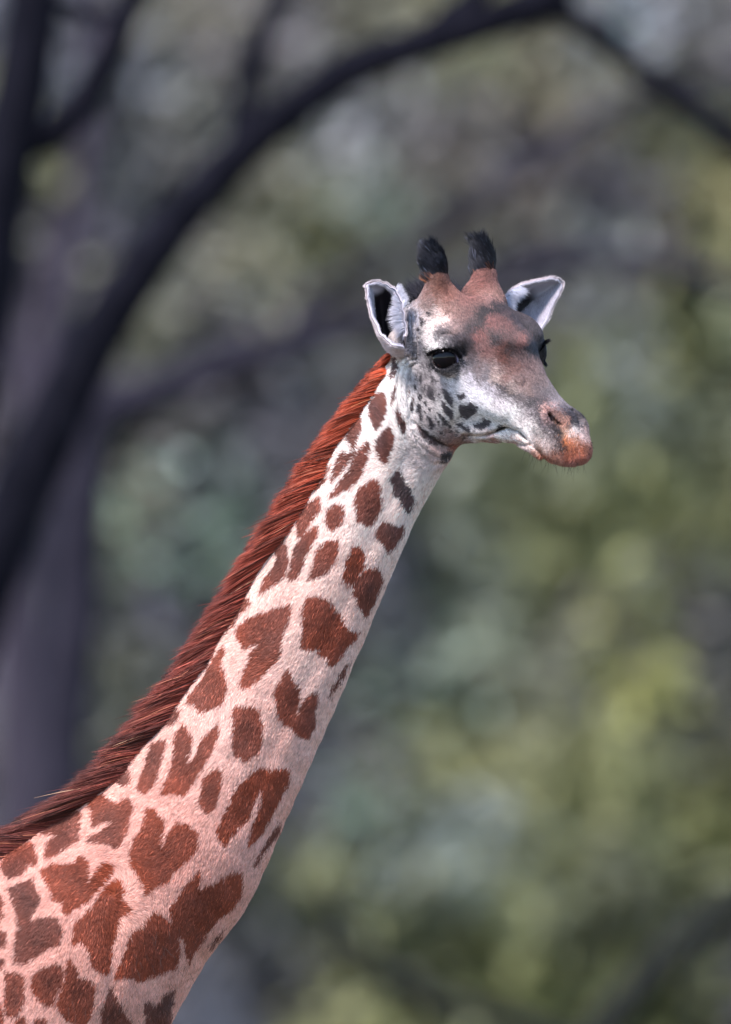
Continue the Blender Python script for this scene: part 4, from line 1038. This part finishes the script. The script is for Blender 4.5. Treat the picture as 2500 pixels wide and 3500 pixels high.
def build_mane():
    r = np.random.default_rng(31); n_ = 70000
    s = r.uniform(0, 399, n_); i = s.astype(int); f = (s - i)[:, None]
    a = MR[i] * (1 - f) + MR[np.minimum(i + 1, 399)] * f
    b = MO[i] * (1 - f) + MO[np.minimum(i + 1, 399)] * f
    tg = MR[np.minimum(i + 4, 399)] - MR[np.maximum(i - 4, 0)]; tg = tg / np.linalg.norm(tg, axis=1)[:, None]
    c = r.uniform(-1, 1, n_); c = np.where(r.uniform(0, 1, n_) < .16, r.uniform(1, 1.25, n_), c)   # across the crest: 1 near side, -1 far side
    cc = np.abs(c)
    root = b * (1 - (0.42 + 0.58 * cc ** 1.6)[:, None]) + a * (0.42 + 0.58 * cc ** 1.6)[:, None]
    lenpx = np.hypot(*(b - a).T)
    P3 = np.array([(root[:, 0] - 1250) / S0, (1750 - root[:, 1]) / S0, np.zeros(n_)]).T
    # height of the skin under every root, read off the neck itself
    sj = np.linspace(0, 399, 60).astype(int); ck_ = np.linspace(0, 1, 12); wz = np.linspace(0, .13, 27)
    fr = 0.42 + 0.58 * ck_ ** 1.6
    gx = MO[sj][:, None] * (1 - fr)[None, :, None] + MR[sj][:, None] * fr[None, :, None]
    pp = np.empty((60, 12, 27, 3)); pp[..., 0] = ((gx[..., 0] - 1250) / S0)[..., None]; pp[..., 1] = ((1750 - gx[..., 1]) / S0)[..., None]; pp[..., 2] = wz
    sd_ = sdf(pp.reshape(-1, 3), False).reshape(60, 12, 27)
    wt_ = ((sd_ < 0) * wz).max(2)
    fi = np.clip(s / 399 * 59, 0, 58.999); i0 = fi.astype(int); ft = fi - i0
    fj = np.minimum(cc, 1) * 11; j0 = np.minimum(fj.astype(int), 10); gt = fj - j0
    wv = (wt_[i0, j0] * (1 - gt) + wt_[i0, j0 + 1] * gt) * (1 - ft) + (wt_[i0 + 1, j0] * (1 - gt) + wt_[i0 + 1, j0 + 1] * gt) * ft
    P3[:, 2] = np.sign(c) * (wv + .002) + r.normal(0, .004, n_)
    out2 = np.stack([b[:, 0] - a[:, 0], -(b[:, 1] - a[:, 1])], 1) / lenpx[:, None]
    tg3 = np.stack([tg[:, 0], -tg[:, 1]], 1)
    clump = np.floor(s * 0.9 + 0.6 * r.uniform(-.5, .5, n_)).astype(int)
    q_ = np.stack([s * .30, c * 2.2, 0 * s], 1)
    cr = np.stack([1.7 * vnoise(q_ + 7 * k_, 1.0) + .9 * vnoise(q_ + 3 * k_, 2.7) for k_ in range(4)], 1)
    L = lenpx / S0 * (0.12 + 1.10 * (0.42 + 0.58 * cc ** 1.6)) * (0.98 + 0.13 * cr[:, 0] + r.normal(0, 0.13, n_))
    L *= np.where(r.uniform(0, 1, n_) < 0.02, 1.2, 1.0)
    d0 = np.zeros((n_, 3)); d0[:, :2] = out2 * 1.0 + tg3 * (0.45 + 0.16 * cr[:, 1:2] + r.normal(0, 0.10, (n_, 1)))
    d0[:, 2] = c * 0.35 + 0.06 * cr[:, 2] + r.normal(0, 0.06, n_)
    d0 = unit(d0)
    bend = np.zeros((n_, 3)); bend[:, :2] = tg3 * 0.30 ; bend[:, 2] = -c * 0.3
    pts = np.empty((n_, 5, 3))
    for k, t in enumerate((0, .25, .5, .75, 1)):
        pts[:, k] = P3 + (d0 * t + bend * t * t * 0.6) * L[:, None]
    tt = s / 399
    c1, c2, c3 = lin((170, 72, 42)), lin((128, 54, 40)), lin((84, 40, 34))
    col = np.where(tt[:, None] < .4, c1 + (c2 - c1) * (tt[:, None] / .4), c2 + (c3 - c2) * ((tt[:, None] - .4) / .6))
    v = 1 + 0.42 * cr[:, 3] + r.normal(0, 0.34, n_)
    col = col * np.clip(v, 0.25, 2)[:, None]
    ed_ = c > 1.0; L[ed_] *= .28
    pe_ = ed_ & (r.uniform(0, 1, n_) < .03); col[pe_] = lin((205, 125, 95))
    blk = r.uniform(0, 1, n_) < (0.18 + 0.22 * tt) * (cc < .75)
    col[blk] = lin((44, 28, 32))
    lt = r.uniform(0, 1, n_) < 0.035
    col[lt] = np.clip(col[lt] * 2.2 + 0.03, 0, .8)
    rad = np.tile(np.array([.0006, .0007, .0006, .00045, .0001]), (n_, 1))
    hair('mane', to_world(pts), rad, col, LONG, giraffe, ROOT_W)
build_mane()

# ------------------------------------------------------------------ horn tufts, crest
def tuft(side, seed):
    r = np.random.default_rng(seed); n_ = 16000
    base = np.array([-.170, side * .065, .096]); tip = np.array([-.214, side * .070, .145])
    ax = tip - base; Ln = np.linalg.norm(ax); ax = ax / Ln
    e1 = np.cross(ax, [0, 1, 0]); e1 /= np.linalg.norm(e1); e2 = np.cross(ax, e1)
    s = r.uniform(0, 1, n_) ** 0.9; th = r.uniform(0, 2 * math.pi, n_)
    rad0 = 0.022 * np.sqrt(np.clip(1 - smoothstep(.55, 1.05, s) * .95, 0, 1))
    rd = np.cos(th)[:, None] * e1 + np.sin(th)[:, None] * e2
    root = base + ax * (s * Ln)[:, None] + rd * rad0[:, None]
    tw = np.cross(ax, rd)
    cl = np.stack([vnoise(root, 60.), vnoise(root + 3, 60.), vnoise(root + 7, 60.)], 1)
    dirn = unit(ax * 1.0 + rd * (0.15 + 0.55 * np.sin(math.pi * np.minimum(s * 1.05, 1)))[:, None] + tw * (0.30 + 0.5 * cl[:, :1]) + 0.35 * cl + r.normal(0, .1, (n_, 3)))
    L = (0.032 + 0.004 * s) * (1 + 0.2 * cl[:, 1]) * r.uniform(0.75, 1.15, n_)
    curl = unit(-rd * 1.3 + tw * 0.4 + ax * .5); L = L * np.where(s > .7, r.uniform(.45, 1.25, n_), 1)
    pts = np.empty((n_, 5, 3))
    for k, t in enumerate((0, .25, .5, .75, 1)):
        pts[:, k] = root + (dirn * t + curl * t * t * 0.45) * L[:, None]
    col = np.tile(lin((30, 30, 38)), (n_, 1)) * (1 + 0.5 * cl[:, 2:3] + r.normal(0, .3, (n_, 1))).clip(.3, 3)
    br = (s < 0.07) & (r.uniform(0, 1, n_) < .5); col[br] = lin((150, 90, 60))
    gl = r.uniform(0, 1, n_) < .03; col[gl] = lin((95, 98, 115))
    rad = np.tile(np.array([.0006, .0006, .0005, .0004, .0001]), (n_, 1))
    hair('horn_tuft', to_world(from_head(pts.reshape(-1, 3)).reshape(n_, 5, 3)), rad, col, LONG, giraffe, ROOT_W)
tuft(1, 51); tuft(-1, 52)

def strands(name, roots, dirs, L, col, r, rad0=.0004, curl=None, k=5, jitter=.12, mat=None, parent=None):
    n_ = len(roots); dirs = unit(dirs + r.normal(0, jitter, (n_, 3)))
    pts = np.empty((n_, k, 3)); ts = np.linspace(0, 1, k)
    cu = np.zeros((n_, 3)) if curl is None else curl
    for i, t in enumerate(ts): pts[:, i] = roots + (dirs * t + cu * t * t) * L[:, None]
    rad = np.tile(rad0 * (1.02 - ts ** 2), (n_, 1))
    return hair(name, to_world(pts), rad, col, mat or LONG, parent or giraffe, ROOT_W)

def crest():
    r = np.random.default_rng(61); n_ = 5000
    t = r.uniform(0, 1, n_)
    a = np.array([-.20, .05, .045]); b = np.array([-.235, -.01, .02])
    roots = from_head(a + (b - a) * t[:, None] + r.normal(0, 1, (n_, 3)) * np.array([.012, .03, .01]))
    d = np.tile(-HF * .9 + HD * .45 + np.array([-.5, .15, 0]), (n_, 1))
    strands('crest_hair', roots, d, r.uniform(.025, .05, n_), np.tile(lin((36, 34, 42)), (n_, 1)) * r.uniform(.5, 1.8, (n_, 1)), r, .0005, jitter=.28)
crest()

# ------------------------------------------------------------------ eyes
def mat_eye():
    m, nt, b = mat_new('eye_glass')
    at = nt.nodes.new('ShaderNodeAttribute'); at.attribute_name = 'tint'
    nt.links.new(at.outputs['Color'], b.inputs['Base Color'])
    b.inputs['Roughness'].default_value = 0.04; b.inputs['Specular IOR Level'].default_value = 0.2
    return m
EYE = mat_eye()
def eye(side):
    c = EYE_C * np.array([1, side, 1])
    nu, nv = 48, 32
    th = np.linspace(0, 2 * math.pi, nu, endpoint=False); ph = np.linspace(0, math.pi, nv)
    look = unit((HN * side * .93 + HF * .32 - HD * .08)[None])[0]
    e1 = unit(np.cross(look, HD)[None])[0]; e2 = np.cross(look, e1)
    Vs = []; cs = []
    for a in ph:
        for b in th:
            d = look * math.cos(a) + math.sin(a) * (math.cos(b) * e1 + math.sin(b) * e2)
            rr = EYE_R * (1.0 + 0.04 * max(0, math.cos(a) - .75) / .25)
            Vs.append(from_head(c[None])[0] + d * rr)
            ang = math.degrees(a)
            cs.append(lin((12, 10, 14)) if ang < 32 else lin((17, 12, 15)) if ang < 72 else lin((60, 50, 60)) if ang < 77 else lin((165, 155, 185)))
    Vs = np.array(Vs); F = []
    for i in range(nv - 1):
        for j in range(nu): F.append((i * nu + j, (i + 1) * nu + j, (i + 1) * nu + (j + 1) % nu, i * nu + (j + 1) % nu))
    me = np_mesh('eye', to_world(Vs) - ROOT_W, F, EYE, True, np.array(cs))
    return link('eye', me, giraffe)
EYES = {1: eye(1), -1: eye(-1)}

def lashes(side):
    r = np.random.default_rng(70 + side)
    up_ = np.array([(1468, 1218), (1476, 1208), (1490, 1200), (1508, 1196), (1528, 1194), (1547, 1198), (1560, 1208), (1574, 1224)], float)
    lo = np.array([(1474, 1236), (1482, 1250), (1496, 1261), (1514, 1265), (1532, 1260), (1550, 1250)], float)
    R = []; Dv = []; Ls = []
    cen_ = from_head(EYE_C[None])[0]
    for crv, n_, up in ((up_, 340, 1), (lo, 120, 0)):
        c = spline(crv, 200)[r.integers(0, 200, n_)] + r.normal(0, 1.2, (n_, 2))
        for x, y in c:
            # put the root on the lid sphere
            q = P(x, y, 0.2); d = q - cen_; rr = EYE_R + .004
            for _ in range(3):
                k = rr ** 2 - d[0] ** 2 - d[1] ** 2; w = cen_[2] + math.sqrt(max(k, 0)); q = P(x, y, w); d = q - cen_
            hh = to_head(q[None])[0]; hh[1] *= side
            q = from_head(hh[None])[0]
            o_ = np.array([(x - 1520) / 90, (0.4 if up else -0.9), 0.9 if up else .6])
            oh = HM @ o_; oh[1] *= side; o_ = oh @ HM
            R.append(q); Dv.append(o_); Ls.append(r.uniform(.010, .018) if up else r.uniform(.008, .013))
    R = np.array(R); n_ = len(R)
    strands('eyelashes', R, np.array(Dv), np.array(Ls), np.tile(lin((18, 16, 22)), (n_, 1)), r, .0005, curl=np.tile([-.1, -.15, 0], (n_, 1)), jitter=.14, parent=EYES[side])
lashes(1); lashes(-1)

# ------------------------------------------------------------------ ears
def ear(rimA, rimB, mid, seed, side):
    ns, nt_ = 60, 40
    A = spline(rimA, ns); B = spline(rimB, ns); M = spline(mid, ns)
    A3 = np.array([P(*q) for q in A]); B3 = np.array([P(*q) for q in B]); M3 = np.array([P(*q) for q in M])
    t = np.linspace(0, 1, nt_)
    G = np.empty((ns, nt_, 3))
    for j, a in enumerate(t):
        G[:, j] = (1 - a) ** 2 * A3 + 2 * a * (1 - a) * M3 + a * a * B3
    G += 0.0012 * np.stack([vnoise(G.reshape(-1, 3), 45.), vnoise(G.reshape(-1, 3) + 4, 45.), vnoise(G.reshape(-1, 3) + 8, 45.)], 1).reshape(G.shape)
    du = np.gradient(G, axis=0); dv = np.gradient(G, axis=1)
    Nn = np.cross(du, dv); Nn /= np.linalg.norm(Nn, axis=2)[..., None] + 1e-9
    if Nn[ns // 2, nt_ // 2, 2] < 0: Nn = -Nn             # towards the opening
    G += .0016 * vnoise(np.stack([np.linspace(0, 1, ns)[:, None] * np.ones((1, nt_)) * 9, np.round(np.ones((ns, 1)) * t[None]) * 3, 0 * G[..., 0]], 2).reshape(-1, 3), 3.)[:, None].reshape(ns, nt_, 1) * (np.abs(t - .5)[None, :, None] * 2) ** 4 * np.array([1, 1, 0])
    th = 0.0008 + 0.0016 * np.linspace(0, 1, ns)[:, None, None]
    I = G + Nn * th * 0.5; O = G - Nn * th
    # rounded lip ring
    V_ = np.concatenate([I.reshape(-1, 3), O.reshape(-1, 3)])
    idx = np.arange(ns * nt_).reshape(ns, nt_); off = ns * nt_
    F = []
    for i in range(ns - 1):
        for j in range(nt_ - 1):
            F.append((idx[i, j], idx[i, j + 1], idx[i + 1, j + 1], idx[i + 1, j]))
            F.append((off + idx[i, j], off + idx[i + 1, j], off + idx[i + 1, j + 1], off + idx[i, j + 1]))
        for j in (0, nt_ - 1):
            F.append((idx[i, j], idx[i + 1, j], off + idx[i + 1, j], off + idx[i, j]))
    for j in range(nt_ - 1):
        for i in (0, ns - 1): F.append((idx[i, j], idx[i, j + 1], off + idx[i, j + 1], off + idx[i, j]))
    s_ = np.linspace(0, 1, ns)[:, None] * np.ones((1, nt_)); a_ = np.ones((ns, 1)) * t[None]
    pale = lin((184, 180, 192)); hole = lin((30, 26, 32)); outer = lin((205, 192, 196))
    rim = np.minimum(a_, 1 - a_)
    nz_ = vnoise(G.reshape(-1, 3), 30.).reshape(ns, nt_) * .03
    if side > 0:
        dk_ = smoothstep(.17, .28, s_ + nz_) * smoothstep(.20, .30, a_ + nz_) * (1 - smoothstep(.93, 1.0, a_))
    else:
        dk_ = smoothstep(.40, .56, s_ + nz_) * smoothstep(.16, .26, a_ + nz_) * (1 - smoothstep(.50, .60, a_ + nz_))
    mot = 1 + 0.10 * fbm(G.reshape(-1, 3), 40., 3).reshape(ns, nt_, 1)
    ci_ = (pale * (1 - dk_[..., None]) + hole * dk_[..., None]) * mot
    co_ = np.ones((ns, nt_, 1)) * outer
    me = np_mesh('ear', to_world(V_) - ROOT_W, F, mat_tint('ear_skin', .6, .3, noise=(35, 0.08)), True, np.vstack([ci_.reshape(-1, 3), co_.reshape(-1, 3)]))
    return link('ear', me, giraffe), G, Nn

earA, GA, NA = ear(
    [(1272, 968, .10), (1256, 976, .11), (1256, 1000, .115), (1264, 1045, .12), (1276, 1085, .13), (1296, 1128, .14), (1325, 1163, .15), (1352, 1180, .155), (1385, 1187, .14)],
    [(1272, 966, .10), (1296, 965, .10), (1326, 975, .10), (1352, 994, .105), (1370, 1020, .11), (1380, 1055, .115), (1385, 1095, .115), (1388, 1130, .115), (1384, 1148, .12)],
    [(1276, 976, .09), (1282, 990, .06), (1292, 1015, .02), (1292, 1060, -.03), (1285, 1110, -.06), (1285, 1165, -.08), (1300, 1230, -.07), (1335, 1262, -.05), (1385, 1262, .0)], 1, 1)
earB, GB, NB = ear(
    [(1921, 968, -.10), (1904, 954, -.09), (1875, 953, -.085), (1845, 958, -.08), (1805, 967, -.075), (1768, 980, -.07), (1740, 1002, -.065), (1726, 1028, -.06), (1728, 1060, -.06)],
    [(1921, 966, -.10), (1920, 985, -.095), (1905, 1015, -.09), (1888, 1048, -.085), (1876, 1080, -.08), (1862, 1108, -.075), (1843, 1134, -.07), (1815, 1142, -.06), (1780, 1140, -.06)],
    [(1915, 968, -.11), (1895, 975, -.13), (1870, 990, -.16), (1840, 1005, -.19), (1810, 1020, -.22), (1785, 1035, -.23), (1765, 1055, -.23), (1750, 1080, -.22), (1740, 1100, -.2)], 2, -1)

def ear_fringe():
    r = np.random.default_rng(91)
    ns, nt_ = GA.shape[:2]
    R = []; Dv = []; Ls = []
    for _ in range(1100):                          # combed inwards over the dark hollow
        s = r.uniform(.50, .86); a = r.uniform(.93, 1.0)
        i = int(s * (ns - 1)); j = int(a * (nt_ - 1)); cl = r.integers(0, 26) / 26 - .5
        s2 = .50 + .36 * (cl + .5); i = int(np.clip(s2 + r.normal(0, .006), .5, .88) * (ns - 1))
        R.append(GA[i, j] + np.array([0, 0, .002])); Dv.append(np.array([-1.0, .35 - 1.6 * cl, .35])); Ls.append(r.uniform(.014, .036) * (1.1 - abs(cl)))
    for _ in range(420):                           # fringe standing off the upper rim
        s = r.uniform(.36, .62); i = int(s * (ns - 1))
        R.append(GA[i, nt_ - 1] + np.array([.001, 0, -.002])); Dv.append(np.array([.55, .8, .1])); Ls.append(r.uniform(.012, .026))
    for _ in range(150):
        s = r.uniform(.8, .95); i = int(s * (ns - 1)); R.append(GA[i, 2]); Dv.append(np.array([.5, .5, .3])); Ls.append(r.uniform(.008, .018))
    R = np.array(R); n_ = len(R)
    strands('ear_fringe', R, np.array(Dv), np.array(Ls), np.tile(lin((225, 222, 232)), (n_, 1)) * r.uniform(.75, 1.1, (n_, 1)), r, .00045, curl=np.tile([.0, -.25, 0], (n_, 1)), jitter=.16, parent=earA)
    R = []; Dv = []; Ls = []
    ns, nt_ = GB.shape[:2]
    for _ in range(1500):
        s = r.uniform(.62, 1.0); i = int(s * (ns - 1)); j = int(r.uniform(0, .12) * (nt_ - 1))
        R.append(GB[i, j] + np.array([0, 0, .002])); Dv.append(np.array([.9, -.55, .4])); Ls.append(r.uniform(.016, .034))
    R = np.array(R); n_ = len(R)
    strands('ear_fringe', R, np.array(Dv), np.array(Ls), np.tile(lin((215, 215, 228)), (n_, 1)) * r.uniform(.75, 1.1, (n_, 1)), r, .00045, jitter=.18, parent=earB)
ear_fringe()

def ear_down(G, Nn, seed, par):
    r = np.random.default_rng(seed); n_ = 14000
    ns, nt_ = G.shape[:2]
    i = r.integers(0, ns - 1, n_); j = r.integers(0, nt_ - 1, n_); a = r.uniform(0, 1, (n_, 1)); b = r.uniform(0, 1, (n_, 1))
    R = G[i, j] * (1 - a) + G[i + 1, j] * a + (G[i, j + 1] - G[i, j]) * b
    nn = -Nn[i, j]; tg_ = unit(G[np.maximum(i - 1, 0), j] - G[i + 1, j])
    strands('ear_down', R + nn * .004, tg_ + nn * .35, r.uniform(.005, .009, n_), np.tile(lin((214, 200, 202)), (n_, 1)) * r.uniform(.7, 1.1, (n_, 1)), r, .00035, k=3, jitter=.2, mat=HAIR, parent=par)
ear_down(GA, NA, 93, earA); ear_down(GB, NB, 94, earB)
def ear_inner(G, Nn, seed, far, par):
    r = np.random.default_rng(seed); n_ = 9000; ns, nt_ = G.shape[:2]
    i = (r.uniform(0, 1, n_) * (ns - 2)).astype(int); e = r.uniform(0, 1, n_) ** 1.5 * .22
    e = np.where(r.uniform(0, 1, n_) < .5, e, 1 - e * .35) if not far else np.where(r.uniform(0, 1, n_) < .3, e * .5, 1 - e * 2)
    j = (e * (nt_ - 1)).astype(int).clip(0, nt_ - 1); a = r.uniform(0, 1, (n_, 1))
    R = G[i, j] * (1 - a) + G[i + 1, j] * a
    tg_ = unit(G[np.maximum(i - 1, 0), j] - G[i + 1, j]); inw = unit(G[i, nt_ // 2] - G[i, j] + 1e-6)
    strands('ear_down', R + Nn[i, j] * .001, tg_ + .5 * inw + Nn[i, j] * .4, r.uniform(.004, .008, n_), np.tile(lin((206, 200, 210)), (n_, 1)) * r.uniform(.65, 1.15, (n_, 1)), r, .00032, k=3, jitter=.25, mat=HAIR, parent=par)
ear_inner(GA, NA, 97, False, earA); ear_inner(GB, NB, 98, True, earB)

# ------------------------------------------------------------------ whiskers
def whiskers():
    r = np.random.default_rng(95)
    hc_ = to_head(p)
    m = (hc_[:, 0] > .24) & (hc_[:, 2] < -.085) & (n[:, 1] < .1)
    k = r.choice(np.nonzero(m)[0], 210)
    R = p[k]; d = n[k] * .6 + np.array([0, -.75, .1]); Ls = r.uniform(.008, .04, len(k)) ** 1.0
    strands('whiskers', R, d, Ls, np.tile(lin((60, 52, 50)), (len(k), 1)), r, .0003, curl=np.tile([.0, -.15, 0], (len(k), 1)), jitter=.3)
    m = (hc_[:, 0] > .30) & (n[:, 2] > .2) & (hc_[:, 2] < -.04)
    k = r.choice(np.nonzero(m)[0], 160)
    strands('whiskers', p[k], n[k] + np.array([0, -.4, 0]), r.uniform(.004, .009, len(k)), np.tile(lin((50, 26, 20)), (len(k), 1)), r, .0005, jitter=.2)
whiskers()
